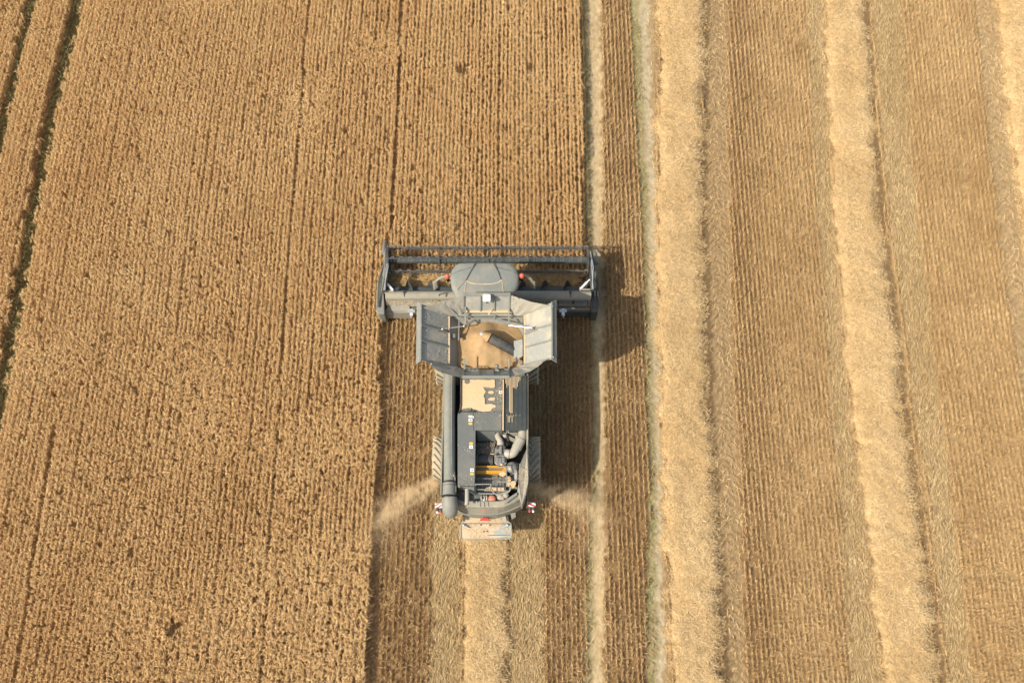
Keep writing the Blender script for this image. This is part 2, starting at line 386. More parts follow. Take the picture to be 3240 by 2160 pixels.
dv = top[s_] - bs; L_ = np.linalg.norm(dv, axis=1); A.add(strips(bs, dv / L_[:, None], L_, .012, rng.random(ns) * 3), np.clip(tone[s_] - .2, 0, 1))
s_ = rng.random(n_) < .35; ns = s_.sum()
A.add(strips(top[s_] - [0, 0, .08], dirs(az[s_] + rng.normal(0, .5, ns), rng.uniform(-.1, .9, ns)), rng.uniform(.10, .22, ns) * (1 + .6 * lod[s_]), .011, rng.random(ns) * 3, .25), np.clip(tone[s_] + .1, 0, 1))
link(A.obj('wheat_crop', M_WHEAT), label='standing ripe golden wheat in drilled rows, uncut, left of the harvester', cat='wheat', kind='stuff')

# ---------------------------------------------------------------- stubble
def rnd_area(dens, seed):
    r = np.random.default_rng(seed); n = int(dens * (XR_ - XL_ * 0 + 7) * (YT - YB)); 
    return -7 + r.random(n) * (XR_ + 7), YB + r.random(n) * (YT - YB)
def not_crop(X, Y):
    return np.where(Y > knifeY - .3, X > crop_r(Y) + .02, X > crop_l(Y) + .02) & (X < XR_)
def inb(X, Y, a, b_):
    e = (vnoise(X * 0, Y, 141, 1.1) - .5) * .16 + (vnoise(X * 0 + 5, Y, 142, 5) - .5) * .14 + (vnoise(X, Y, 143, 9) - .5) * .10
    return (X + e > B[a](Y)) & (X + e < B[b_](Y))
def bare(X, Y):
    return inb(X, Y, 't1b', 't1c') | inb(X, Y, 't2b', 't2c')
def swathed(X, Y, g=.12):
    s = (X > B['s1l'](Y) + g) & (X < B['s1r'](Y) - g) | (X > B['s2l'](Y) + g) & (X < B['s2r'](Y) - g) | (X > B['s3l'](Y) + g) & (X < B['s3r'](Y) - g)
    return s | ((X > B['msl'](Y) + g) & (X < B['msr'](Y) - g) & (Y < Z3(900, 1300, 0).y))
def rolled(X, Y):
    return inb(X, Y, 'f2', 's2l') | inb(X, Y, 'd2', 'f2r') | ((inb(X, Y, 'mfl', 'msl') | inb(X, Y, 'msr', 'mfr')) & (Y < Z3(900, 560, 0).y))
def lugged(X, Y):
    return inb(X, Y, 's1r', 'cv') | inb(X, Y, 'g3', 's3l') | inb(X, Y, 't2c', 's1l')
k = np.arange(-60, 160); npr = int((YT - YB) * 140)
ks = np.repeat(k, npr); r2 = np.random.default_rng(12)
Y = YB + r2.random(len(ks)) * (YT - YB)
X0 = mcx + (ks + .5) * ROW * 1.02
lean = np.clip((X0 - B['cv'](np.full_like(Y, 16.))) / 14, 0, 1)
X = X0 + lean * (B['s2l'](Y) - B['s2l'](np.full_like(Y, 16.)))
X = X + (vnoise(Y * .3 + ks * 5.1, ks * 1.0, 6) - .5) * .04 + r2.normal(0, .013, len(X))
ok = not_crop(X, Y) & ~bare(X, Y) & ~swathed(X, Y) & (~rolled(X, Y) | (r2.random(len(X)) < .3)) & (~lugged(X, Y) | (r2.random(len(X)) < .2))
ok &= ~inb(X, Y, 't1a', 't1b') & ~inb(X, Y, 't2a', 't2b')
def lee(X, Y):   # stubble left out along the right foot of the swaths, over the painted shade
    d = np.minimum.reduce([np.abs(X - B[k_](Y) - .05) for k_ in ('s1r', 's2r')]); return d < .16 * vnoise(X * 0, Y, 171, 1.2) + .05
ok &= ~lee(X, Y)
q = vnoise(X, Y, 51, 2) * .35 + vnoise(X * 2.2, Y, 52, 8) * .65
ok &= r2.random(len(X)) < np.clip((q - .20) * 3.2, .05, 1)
X, Y = X[ok], Y[ok]; n_ = len(X); print('stubble', n_)
A = Acc()
wear = lugged(X, Y) | rolled(X, Y)
el = np.where(wear, rng.uniform(.1, .7, n_), R(84) - np.abs(rng.normal(0, .22, n_)))
az = np.where(rng.random(n_) < .7, rng.normal(1.57, .5, n_), rng.random(n_) * 6.28)
tone = np.clip(.5 + rng.normal(0, .22, n_) + (vnoise(X, Y, 53, .8) - .5) * .35, 0, 1)
P = np.stack([X, Y, ground_z(X, Y) - .01], -1)
A.add(strips(P, dirs(az, el), rng.uniform(.14, .26, n_), rng.uniform(.011, .019, n_), rng.random(n_) * 3), tone)
link(A.obj('stubble', M_STUB), label='cut straw stubble standing in drilled rows on the harvested field', cat='stubble', kind='stuff')

# loose litter over the stubble, denser on the worn strips
X, Y = rnd_area(210, 61); ok = not_crop(X, Y) & ~swathed(X, Y)
ok &= ~bare(X, Y) | (rng.random(len(X)) < .25)
dn = .10 + .55 * band(X, B['cv'](Y) + 1.3, B['f2'](Y) - .5, .5) * (.4 + vnoise(X, Y, 64, .5)) + .45 * sm(X - B['f2r'](Y), .5, 1.5) * (1 - sm(X - B['g3'](Y), -1.2, -.3)) * (.4 + vnoise(X, Y, 65, .5)) + .6 * (vnoise(X, Y, 62, .45) > .55) * vnoise(X, Y, 63, 1.5) + .22 * lugged(X, Y)
nearS = np.minimum.reduce([np.abs(X - B[k_](Y)) for k_ in ('s1l', 's1r', 's2l', 's2r', 's3l')])
dn += .7 * np.exp(-nearS / .16); ok &= (rng.random(len(X)) < dn) & ~(lee(X, Y) & (rng.random(len(X)) < .8))
X, Y = X[ok], Y[ok]; n_ = len(X); print('litter', n_)
A = Acc()
ph = np.abs(((Y + np.abs(X - np.where(inb(X, Y, 's1r', 'cv'), .5 * (B['s1r'](Y) + B['cv'](Y)), np.where(inb(X, Y, 'g3', 's3l'), .5 * (B['g3'](Y) + B['s3l'](Y)), B['t2b'](Y)))) * 1.1) / .30) % 1 - .5) * 2
kp = ~lugged(X, Y) | (ph < .45 + .5 * rng.random(len(X)) ** 6); X, Y = X[kp], Y[kp]; n_ = len(X)
cvz = inb(X, Y, 's1r', 'cv') | inb(X, Y, 'g3', 's3l') | inb(X, Y, 't2a', 's1l')
side = np.where(inb(X, Y, 's1r', 'cv'), np.sign(X - .5 * (B['s1r'](Y) + B['cv'](Y))), 1)
az = np.where(cvz, -side * .8 + rng.normal(0, .2, n_) * 1.0, rng.random(n_) * 6.28)
A.add(strips(np.stack([X, Y, ground_z(X, Y) + rng.uniform(.01, .12, n_)], -1), dirs(az, rng.normal(.05, .2, n_)), rng.uniform(.08, .24, n_), rng.uniform(.008, .015, n_), rng.normal(0, .5, n_)), np.clip(.42 - .32 * cvz + rng.normal(0, .25, n_), 0, 1))
link(A.obj('straw_litter', M_STUB), label='loose straw litter scattered over the stubble rows and wheel marks', cat='straw', kind='stuff')

# rolled pale straw flattened by wheels
X, Y = rnd_area(620, 71); ok = rolled(X, Y) & ~swathed(X, Y, .02) & (X < XR_) & (rng.random(len(X)) < np.where(X < B['t1a'](Y), .55, .85))
X, Y = X[ok], Y[ok]; n_ = len(X); print('rolled', n_)
A = Acc()
az = rng.normal(1.45, .42, n_)
A.add(strips(np.stack([X, Y, ground_z(X, Y) + rng.uniform(.0, .07, n_)], -1), dirs(az, rng.normal(.16, .14, n_)), rng.uniform(.12, .28, n_), rng.uniform(.010, .018, n_), rng.normal(0, .6, n_)), np.clip(.42 + rng.normal(0, .25, n_), 0, 1))
link(A.obj('flattened_straw', M_FLAT), label='pale long straw pressed flat by wheels in bands beside the straw swaths', cat='straw', kind='stuff')

# green weeds along the old tramlines
X, Y = rnd_area(420, 81)
w1 = inb(X, Y, 't1a', 't1b') | inb(X, Y, 't2a', 't2b')
ok = w1 & (vnoise(X, Y, 82, 1.1) > .32) & not_crop(X, Y) & (rng.random(len(X)) < .75)
X, Y = X[ok], Y[ok]
Y2 = YB + rng.random(9000) * (YT - YB); X2 = tb_l(Y2) + rng.random(9000) * (tb_r(Y2) - tb_l(Y2)) * .7; kk = rng.random(9000) < .22 * (vnoise(X2, Y2, 84, .5) > .3)
Y3 = YB + rng.random(6000) * (YT - YB); X3 = ta_l(Y3) + rng.random(6000) * (ta_r(Y3) - ta_l(Y3)) * .7; k3 = (X3 > XL_) & (rng.random(6000) < .3)
zz = np.concatenate([np.zeros(len(X)), rng.uniform(0, .3, kk.sum()), rng.uniform(0, .3, k3.sum())])
X = np.concatenate([X, X2[kk], X3[k3]]); Y = np.concatenate([Y, Y2[kk], Y3[k3]]); n_ = len(X); print('weeds', n_)
A = Acc()
A.add(strips(np.stack([X, Y, ground_z(X, Y) + zz], -1), dirs(rng.normal(2.2, 1.0, n_), rng.uniform(.1, 1.2, n_)), rng.uniform(.07, .2, n_), rng.uniform(.01, .018, n_), rng.random(n_) * 3), np.clip(.6 + rng.normal(0, .3, n_), 0, 1))
link(A.obj('green_weeds', M_GREEN), label='thin green grass weeds along the old wheel tracks', cat='grass', kind='stuff')

# ---------------------------------------------------------------- straw swaths
def swath(fl, fr, y0, y1, seed, label, hh=.23):
    r = np.random.default_rng(seed); ny_ = int((y1 - y0) / .06); nx_ = 46
    yy = np.linspace(y0, y1, ny_); s = np.linspace(0, 1, nx_)
    S, YY = np.meshgrid(s, yy)
    l = fl(YY) + (vnoise(YY, YY * 0, seed, 1.6) - .5) * .22 + (vnoise(YY, YY * 0 + 3, seed, 4) - .5) * .26
    rr = fr(YY) + (vnoise(YY, YY * 0 + 7, seed, 1.4) - .5) * .26 + (vnoise(YY, YY * 0 + 9, seed, 4) - .5) * .28
    l = l + .07; rr = rr - .10; XX = l + (rr - l) * S
    def top(XX, YY, S):
        prof = np.clip(1 - np.abs(2 * S - 1) ** 5, 0, 1)
        return ground_z(XX, YY) - .03 + prof * (hh * (.75 + .5 * vnoise(XX, YY, seed + 1, 1.6)) + (vnoise(XX, YY, seed + 2, 5) - .5) * .06 + (vnoise(XX, YY, seed + 3, 13) - .5) * .03) + .02
    ZZ = top(XX, YY, S); id_ = np.arange(ny_ * nx_).reshape(ny_, nx_)
    Qm = np.stack([id_[:-1, :-1], id_[:-1, 1:], id_[1:, 1:], id_[1:, :-1]], -1).reshape(-1, 4)
    Tm = np.concatenate([Qm[:, [0, 1, 2]], Qm[:, [0, 2, 3]]])
    A = Acc(); V = np.stack([XX, YY, ZZ], -1).reshape(-1, 3)
    A.add((V, Tm, 1), np.clip(.02 + .25 * vnoise(V[:, 0], V[:, 1], seed + 5, 7), 0, 1))
    area = (y1 - y0) * 2.1; n = int(area * 2400)
    Y = y0 + r.random(n) * (y1 - y0); S = np.clip(r.normal(.5, .33, n), -.06, 1.06); S = np.where(r.random(n) < .7, r.random(n) * 1.1 - .05, S)
    l = fl(Y) + (vnoise(Y, Y * 0, seed, 1.6) - .5) * .22 + (vnoise(Y, Y * 0 + 3, seed, 4) - .5) * .26
    rr = fr(Y) + (vnoise(Y, Y * 0 + 7, seed, 1.4) - .5) * .26 + (vnoise(Y, Y * 0 + 9, seed, 4) - .5) * .28
    l = l + .07; rr = rr - .10; X = l + (rr - l) * S; Z = top(X, Y, np.clip(S, 0, 1)) + r.uniform(-.02, .03, n)
    # a few thin places where the ground shows dark
    holes = (vnoise(X, Y, seed + 8, 2.2) > .86) & (r.random(n) < .7)
    X, Y, Z, S = X[~holes], Y[~holes], Z[~holes], S[~holes]; n = len(X)
    az = r.random(n) * 6.28 + 0 * S; el = r.normal(.12, .25, n)
    A.add(strips(np.stack([X, Y, Z], -1), dirs(az, el), r.uniform(.07, .20, n), r.uniform(.008, .014, n), r.normal(0, .7, n), .1), np.clip(.48 + r.normal(0, .26, n) + (vnoise(X, Y, seed + 6, 1.1) - .5) * .3, 0, 1))
    return link(A.obj('straw_swath', M_SWATH), label=label, cat='straw swath', group='swaths of threshed straw lying on the stubble')
yb = Z3(900, 1385, .0).y
swath(B['msl'], B['msr'], YB, yb, 101, 'short fresh straw swath lying directly behind the harvester chute')
swath(B['s1l'], B['s1r'], YB, YT, 111, 'straw swath nearest the harvester on its right, beside the pale green dusty track')
swath(B['s2l'], B['s2r'], YB, YT, 121, 'long straw swath between two bands of flattened straw, second from the harvester')
swath(B['s3l'], B['s3r'], at(3240, 1500, 0).y - 2, YT, 131, 'straw swath cut off by the right border of the photo at its top')


# ================================================================= COMBINE HARVESTER
ROOT = at(1541, 1160, 0)
root = bpy.data.objects.new('combine_harvester', None); root.location = ROOT
link(root, label='grey combine harvester with open grain tank cutting the wheat, seen from above', cat='combine harvester')
class MB:
    """mesh collector in world coordinates, stored relative to the harvester's base"""
    def __init__(s): s.v = []; s.f = []; s.mi = []; s.cur = 0
    def _add(s, vs, fs):
        k = len(s.v); s.v += [Vector(p) for p in vs]; s.f += [[i + k for i in f] for f in fs]; s.mi += [s.cur] * len(fs); return s
    def prism(s, top, z0, taper=1.0):
        """top: list of points; extruded straight down to height z0"""
        top = [Vector(p) for p in top]; c = sum(top, Vector()) / len(top); n = len(top)
        area = sum(top[i].x * top[(i + 1) % n].y - top[(i + 1) % n].x * top[i].y for i in range(n))
        if area < 0: top = top[::-1]
        bot = [Vector((c.x + (p.x - c.x) * taper, c.y + (p.y - c.y) * taper, z0)) for p in top]
        return s._add(top + bot, [list(range(n)), list(range(2 * n - 1, n - 1, -1))] + [[i, i + n, (i + 1) % n + n, (i + 1) % n] for i in range(n)])
    def box(s, x0, x1, y0, y1, z0, z1):
        x0, x1 = sorted((x0, x1)); y0, y1 = sorted((y0, y1))
        return s.prism([(x0, y0, z1), (x1, y0, z1), (x1, y1, z1), (x0, y1, z1)], z0)
    def obox(s, a, b, w, h):
        """bar of width w (horizontal) and height h from a to b"""
        a, b = Vector(a), Vector(b); d = (b - a).normalized(); sd = d.cross(Vector((0, 0, 1)))
        sd = Vector((1, 0, 0)) if sd.length < 1e-4 else sd.normalized(); u = sd.cross(d)
        vs = [p + sd * i * w / 2 + u * j * h / 2 for p in (a, b) for i, j in ((-1, -1), (1, -1), (1, 1), (-1, 1))]
        return s._add(vs, [[3, 2, 1, 0], [4, 5, 6, 7]] + [[i, (i + 1) % 4, (i + 1) % 4 + 4, i + 4] for i in range(4)])
    def tube(s, pts, r, seg=12, cap=True):
        pts = [Vector(p) for p in pts]; n = len(pts); rs = r if isinstance(r, (list, tuple)) else [r] * n
        vs = []; ref = None
        for i, p in enumerate(pts):
            d = (pts[min(i + 1, n - 1)] - pts[max(i - 1, 0)]).normalized()
            if ref is None: ref = d.orthogonal().normalized()
            a = (ref - d * ref.dot(d)).normalized(); ref = a; b_ = d.cross(a)
            for k in range(seg):
                t = 2 * math.pi * k / seg; vs.append(p + a * math.cos(t) * rs[i] + b_ * math.sin(t) * rs[i])
        fs = [[i * seg + k, i * seg + (k + 1) % seg, (i + 1) * seg + (k + 1) % seg, (i + 1) * seg + k] for i in range(n - 1) for k in range(seg)]
        if cap: fs += [list(range(seg - 1, -1, -1)), list(range((n - 1) * seg, n * seg))]
        return s._add(vs, fs)
    def ball(s, c, r, seg=14, flat=1.0):
        c = Vector(c); rr = []; 
        pts = [c + Vector((0, 0, -math.cos(math.pi * i / 8) * r * flat)) for i in range(9)]
        for i in range(9): rr.append(max(math.sin(math.pi * i / 8) * r, .001))
        vs = []; 
        for p, q in zip(pts, rr):
            for k in range(seg): t = 2 * math.pi * k / seg; vs.append(p + Vector((math.cos(t) * q, math.sin(t) * q, 0)))
        return s._add(vs, [[i * seg + k, i * seg + (k + 1) % seg, (i + 1) * seg + (k + 1) % seg, (i + 1) * seg + k] for i in range(8) for k in range(seg)])
    def slab(s, pts, th=.03):
        """a free sheet through pts (a polygon, may slope) with thickness th, downwards along its normal"""
        pts = [Vector(p) for p in pts]; n = len(pts); nn = Vector()
        for i in range(n): nn += (pts[i] - pts[0]).cross(pts[(i + 1) % n] - pts[0])
        nn.normalize()
        if nn.z < 0: pts = pts[::-1]; nn = -nn
        bot = [p - nn * th for p in pts]
        return s._add(pts + bot, [list(range(n)), list(range(2 * n - 1, n - 1, -1))] + [[i, i + n, (i + 1) % n + n, (i + 1) % n] for i in range(n)])
    def ruled(s, A_, B_, n=24, m=12, fold=0.0, seed=0, th=.012, sag=0.0):
        """cloth between two polylines, with folds, given a thickness"""
        def rs(Pl, n):
            Pl = [Vector(p) for p in Pl]; L = [0]
            for i in range(1, len(Pl)): L.append(L[-1] + (Pl[i] - Pl[i - 1]).length)
            out = []
            for k in range(n + 1):
                t = L[-1] * k / n; i = max(j for j in range(len(Pl) - 1) if L[j] <= t + 1e-9); u = (t - L[i]) / max(L[i + 1] - L[i], 1e-9); out.append(Pl[i].lerp(Pl[i + 1], min(u, 1)))
            return out
        a, b_ = rs(A_, n), rs(B_, n); vs = []
        for i in range(n + 1):
            for j in range(m + 1):
                p = a[i].lerp(b_[i], j / m); e = math.sin(math.pi * i / n) ** .6 * math.sin(math.pi * j / m) ** .5
                q = i / n
                f = mnoise.noise(Vector((q * 7 + seed, j / m * 1.5, seed * 1.3))) + .5 * abs(mnoise.noise(Vector((q * 15 + seed, j / m * 3.5 + q * 4, 4.2))))
                vs.append(p + Vector((0, 0, e * (fold * f - sag))))
        k = len(s.v); N = (n + 1) * (m + 1)
        q1 = [[i * (m + 1) + j, (i + 1) * (m + 1) + j, (i + 1) * (m + 1) + j + 1, i * (m + 1) + j + 1] for i in range(n) for j in range(m)]
        vs2 = [v - Vector((0, 0, th)) for v in vs]
        rim = [(i * (m + 1), (i + 1) * (m + 1)) for i in range(n)] + [(i * (m + 1) + m, (i + 1) * (m + 1) + m) for i in range(n)] + [(j, j + 1) for j in range(m)] + [(n * (m + 1) + j, n * (m + 1) + j + 1) for j in range(m)]
        return s._add(vs + vs2, q1 + [[x + N for x in f[::-1]] for f in q1] + [[x, y, y + N, x + N] for x, y in rim])
    def build(s, name, mats, parent=None, bevel=0.0, smooth=False, label=None, **kw):
        me = bpy.data.meshes.new(name); me.from_pydata([v - ROOT for v in s.v], [], s.f)
        mats = mats if isinstance(mats, (list, tuple)) else [mats]
        for m in mats: me.materials.append(m)
        me.polygons.foreach_set('material_index', s.mi)
        import bmesh
        bm = bmesh.new(); bm.from_mesh(me); bmesh.ops.recalc_face_normals(bm, faces=bm.faces); bm.to_mesh(me); bm.free()
        if smooth:
            me.polygons.foreach_set('use_smooth', [True] * len(me.polygons))
            try: me.set_sharp_from_angle(angle=R(38))
            except Exception: pass
        o = bpy.data.objects.new(name, me)
        if bevel:
            bv = o.modifiers.new('bevel', 'BEVEL'); bv.width = bevel; bv.segments = 2; bv.limit_method = 'ANGLE'; bv.angle_limit = R(35)
        if parent is None and 'world' not in kw: parent = root
        if parent is None: o.location = ROOT
        kw.pop('world', None)
        return link(o, parent, label=label, **kw)
V3 = lambda x, y, z: Vector((x, y, z))
def up(p, z): return Vector((p.x, p.y, z))

# ---------------- header
hz = 1.35
XHL, XHR = Z1(182, 560, hz).x, Z1(2140, 560, hz).x
XML, XMR = Z1(210, 250, 1.35).x, Z1(2118, 250, 1.35).x
mb = MB()   # table floor and back sheets
yk, yb_ = knifeY, Z1(1100, 560, 1.2).y
XFL, XFR = hdr_l + .02, hdr_r - .02
mb.slab([V3(XFL, yk, .30), V3(XFR, yk, .30), V3(XFR, yb_ + .1, .36), V3(XFL, yb_ + .1, .36)], .08)
mb.box(XFL, XFR, yb_ - .04, yb_ + .06, .3, 1.25)
hdr = mb.build('header', M_GREY, None, .01)
mb = MB(); yt = Z1(1100, 581, 1.38).y
mb.tube([V3(XHL, yt, 1.30), V3(XHR, yt, 1.30)], .175, 20); mb.build('back_tube', M_DUSTY, hdr, smooth=True)
mb = MB()
ya, ybk, yc = Z1(1100, 612, 1.30).y, Z1(1100, 648, 1.12).y, Z1(1100, 692, .95).y
mb.slab([V3(XHL, ya, 1.27), V3(XHR, ya, 1.27), V3(XHR, ybk, 1.15), V3(XHL, ybk, 1.15)], .04)
mb.slab([V3(XHL, ybk - .003, 1.10), V3(XHR, ybk - .003, 1.10), V3(XHR, yc, .9), V3(XHL, yc, .9)], .05)
mb.box(XHL, XHR, yc - .01, yc - .08, .35, .86)
mb.build('back_panel', M_DUSTY, hdr, .012)
mb = MB()
mb.prism([Z1(172, 735, .9), Z1(205, 683, .98), Z1(412, 678, .98), Z1(415, 735, .9)], .35); mb.box(Z1(178, 745, .8).x, Z1(412, 745, .8).x, Z1(200, 757, .8).y, Z1(200, 735, .88).y, .3, .86)
mb.build('drive_cover', M_DUSTY, hdr, .02)
# grille of upright bars on the right
mb = MB(); g0, g1 = Z1(1840, 660, 1.05), Z1(2098, 660, 1.05); yg0, yg1 = Z1(1900, 606, 1.22).y, Z1(1900, 698, .92).y
ng = 24
for i in range(ng):
    if i in (11, 12): continue
    x = g0.x + (g1.x - g0.x) * i / (ng - 1); mb.obox((x, yg0, 1.34), (x, yg1, 1.16), .02, .03)
mb.obox((g0.x - .02, yg0, 1.31), (g1.x + .02, yg0, 1.31), .03, .05); mb.obox((g0.x - .02, yg1, 1.14), (g1.x + .02, yg1, 1.14), .03, .05)
mb.build('guard_grille', M_GREY, hdr)
mb = MB(); mb.slab([(g0.x - .05, yg0 + .02, 1.285), (g1.x + .05, yg0 + .02, 1.285), (g1.x + .05, yg1 - .02, 1.08), (g0.x - .05, yg1 - .02, 1.08)], .04); mb.build('grille_backing', M_BLACK, hdr)
mb = MB(); mb.prism([Z1(1795, 705, .85), Z1(2140, 705, .85), Z1(2140, 742, .8), Z1(1795, 742, .8)], .3); mb.build('rear_box', M_DARK, hdr, .02)
for xx in (358, 1944):  # hose clamp straps over the tube
    mb = MB(); 
    mb.tube([Z1(xx, 548, 1.50), Z1(xx, 575, 1.49), Z1(xx + 4, 600, 1.42), Z1(xx, 622, 1.30)], .022, 8); mb.tube([Z1(xx, 545, 1.49), Z1(xx, 560, 1.51)], .045, 10)
    mb.build('clamp_strap', M_DARK, hdr)
mb = MB(); mb.tube([Z5(1262, 1160, 1.2), Z5(1262, 1035, 1.52), Z5(1400, 1000, 1.55), Z5(1395, 1050, 1.5), Z5(1400, 1130, 1.3)], .018, 8); mb.build('hose', M_DARK, hdr, smooth=True)
# end shields
for sgn, Lp in ((0, [(175, 132), (197, 128), (188, 240), (184, 420), (160, 548), (168, 640), (170, 762), (112, 764), (92, 742), (91, 640), (97, 500), (112, 410), (140, 330), (162, 260)]),
                (1, [(2142, 175), (2160, 180), (2175, 300), (2196, 370), (2214, 470), (2216, 640), (2212, 730), (2198, 744), (2142, 744), (2138, 640), (2150, 540), (2126, 420), (2130, 300)])):
    mb = MB(); top = [Z1(x, y, 1.22 - (.32 if y < 400 else 0) * (400 - y) / 270) for x, y in Lp]
    mb.prism(top, .22, .94); sh = mb.build('end_shield', M_DARK if sgn else M_GREY, hdr, .03, label='darker right end shield of the header' if sgn else 'dusty left end shield of the header')
    mb = MB(); xs = (128, 140) if not sgn else (2176, 2192)
    mb.obox(Z1(xs[0] + (0 if sgn else 20), 400, 1.28), Z1(xs[0] - (-4 if sgn else 14), 700, 1.28), .05, .05); mb.build('ridge', M_DARK, sh, .01)
    mb = MB(); q = Z1(168 if not sgn else 2218, 130 if not sgn else 180, .7)
    if sgn: q.z -= .25; q.x -= .12; q.y -= .1
    mb.tube([q + V3(0, -.3, .1), q + V3(0, .25, -.1), q + V3(0, .55, -.35)], [.1, .07, .015], 10); mb.build('divider_point', M_GREY, sh, smooth=True)
# reel arms
for a_, b_, c_ in ((Z1(202, 130, 1.45), Z1(200, 330, 1.6), Z1(168, 548, 1.6)), (Z1(2134, 180, 1.5), Z1(2152, 330, 1.6), Z1(2150, 540, 1.6))):
    mb = MB(); mb.obox(a_, b_, .13, .16); mb.obox(b_, c_, .13, .16)
    for t in (.2, .5, .8): mb.obox(b_.lerp(c_, t) + V3(-.09, 0, .09), b_.lerp(c_, t) + V3(.09, 0, .09), .03, .03)
    ra = mb.build('reel_arm', M_DARK, hdr, .015)
    mb = MB(); mb.tube([a_ + V3(0, 0, .11), b_ + V3(.03, 0, .12), c_ + V3(0, 0, .12)], .02, 8); mb.tube([a_ + V3(.03, -.2, .11), b_ + V3(-.03, .1, .12), c_ + V3(.04, 0, .12)], .015, 8); mb.build('hydraulic_hose', M_SILVER, ra, smooth=True)
for a_, b_, c_ in ((Z1(172, 450, 1.55), Z1(252, 535, 1.5), Z1(165, 548, 1.45)), (Z1(2128, 435, 1.55), Z1(2042, 523, 1.5), Z1(2140, 530, 1.45))):
    mb = MB(); mb.tube([a_, a_.lerp(b_, .35)], .028, 10); mb.tube([a_.lerp(b_, .3), b_], .045, 12); mb.build('lift_cylinder', M_WHITE, hdr, smooth=True)
    mb = MB(); mb.tube([b_ + V3(0, 0, -.05), up(c_, b_.z - .05)], .04, 10); mb.tube([b_ + V3(0, -.06, -.04), b_ + V3(0, .06, -.04)], .05, 10); mb.build('cylinder_bracket', M_DUSTY, hdr, smooth=True)
# reel: tube, six tine bars, spiders
RY, RZ, RR = Z1(1100, 248, 1.35).y, 1.35, .52
mb = MB(); mb.tube([V3(XML + .03, RY, RZ), V3(XMR - .03, RY, RZ)], .135, 20); reel = mb.build('reel_tube', M_REEL, hdr, smooth=True)
view = Vector((0, -RY, CAMH - RZ)).normalized(); vperp = Vector((0, view.z, -view.y))   # across the line of sight, forwards
bars = []
for k in range(6):
    t = R(24 + 60 * k); c3 = V3(0, RY, RZ) + vperp * (RR * math.cos(t)) + view * (RR * math.sin(t)); bars.append(c3)
    mb = MB(); mb.cur = 0; mb.tube([V3(XML + .02, c3.y, c3.z), V3(XMR - .02, c3.y, c3.z)], .024, 8)
    mb.cur = 1; x = XML + .12 + (k % 2) * .08
    while x < XMR - .1:
        arc = [V3(x + .06 * math.cos(u), c3.y + .015 + .05 * math.sin(u), c3.z + .01) for u in np.linspace(-.2, math.pi + .2, 7)]
        mb.tube(arc, .015, 5); mb.tube([arc[0], arc[0] + V3(0, -.03, -.24)], .009, 5); mb.tube([arc[-1], arc[-1] + V3(0, -.03, -.24)], .009, 5)
        x += .335
    mb.build('tine_bar', [M_DARK, M_CAST], hdr, smooth=False)
for xx in (222, 699, 1161, 1549, 2108):
    x = Z1(xx, 248, 1.35).x; mb = MB()
    for k in range(6):
        mb.obox((x, RY, RZ), (x, bars[k].y, bars[k].z), .02, .04); mb.obox((x, bars[k].y, bars[k].z), (x, bars[(k + 1) % 6].y, bars[(k + 1) % 6].z), .018, .022)
    mb.tube([V3(x - .02, RY, RZ), V3(x + .02, RY, RZ)], .2, 16)
    if xx in (222, 2108): mb.tube([V3(x - (.13 if xx == 222 else .0), RY, RZ), V3(x - .02 + (0 if xx == 222 else .06), RY, RZ)], .5 if xx == 222 else .3, 24)
    mb.build('reel_spider', M_DARK, hdr)
# cross auger
AY, AZ = Z1(1100, 538, .82).y, .72
mb = MB(); mb.tube([V3(XFL + .05, AY, AZ), V3(XFR - .05, AY, AZ)], .20, 20); mb.build('cross_auger', M_REEL, hdr, smooth=True)
def flight(x0, x1, hand, mbx):
    n = max(8, int(abs(x1 - x0) / .85 * 24)); vs = []
    for i in range(n + 1):
        t = i / n; x = x0 + (x1 - x0) * t; a = hand * (x - x0) / .85 * 2 * math.pi + 1.2
        for rr, dx in ((.19, -.012), (.42, -.015), (.42, .015), (.19, .012)): vs.append(V3(x + dx, AY + rr * math.cos(a), AZ + rr * math.sin(a)))
    fs = [[i * 4 + j, i * 4 + (j + 1) % 4, i * 4 + 4 + (j + 1) % 4, i * 4 + 4 + j] for i in range(n) for j in range(4)]
    mbx._add(vs, fs)
mb = MB(); xm = mcx; flight(XFL + .1, xm - .7, 1, mb); flight(XFR - .1, xm + .7, -1, mb); mb.build('auger_flight', M_DARK, hdr, smooth=True)
# knife
mb = MB(); mb.box(XFL, XFR, yk + .0, yk + .08, .27, .31)
x = XFL + .04
while x < XFR: mb.prism([(x - .015, yk + .07, .33), (x + .015, yk + .07, .33), (x, yk + .17, .30)], .27); x += .15
mb.build('knife_bar', M_CAST, hdr)
# right inner mesh bracket of the header
mb = MB(); a_, b_ = Z6(1690, 690, .9), Z6(1830, 870, .9); mb.box(a_.x + .05, b_.x, b_.y, a_.y, .5, .9)
for q in (720, 812): mb.tube([Z6(1630, q, .95), Z6(1830, q, .95)], .018, 6)
mb.build('inner_bracket', M_BLACK, hdr)
# parking stands at the back (silver points)
for x, y in ((427, 735), (1875, 730)):
    mb = MB(); p0 = Z1(x, y + 5, .95); p1 = Z1(x, y + 75, .8)
    mb.obox(p0 + V3(0, .1, 0), p0.lerp(p1, .55), .12, .12); mb.tube([p0.lerp(p1, .5), p1], [.085, .005], 8); mb.obox(p0 + V3(-.14, 0, .03), p0 + V3(.14, 0, .03), .12, .03)
    mb.build('parking_stand', M_SILVER, hdr)
# feeder house under the cab
mb = MB(); mb.prism([V3(mcx - .75, yc - .05, 1.0), V3(mcx + .75, yc - .05, 1.0), V3(mcx + .75, yc - 2.2, 1.9), V3(mcx - .75, yc - 2.2, 1.9)], .5); mb.build('feeder_house', M_DARK, None, .03)

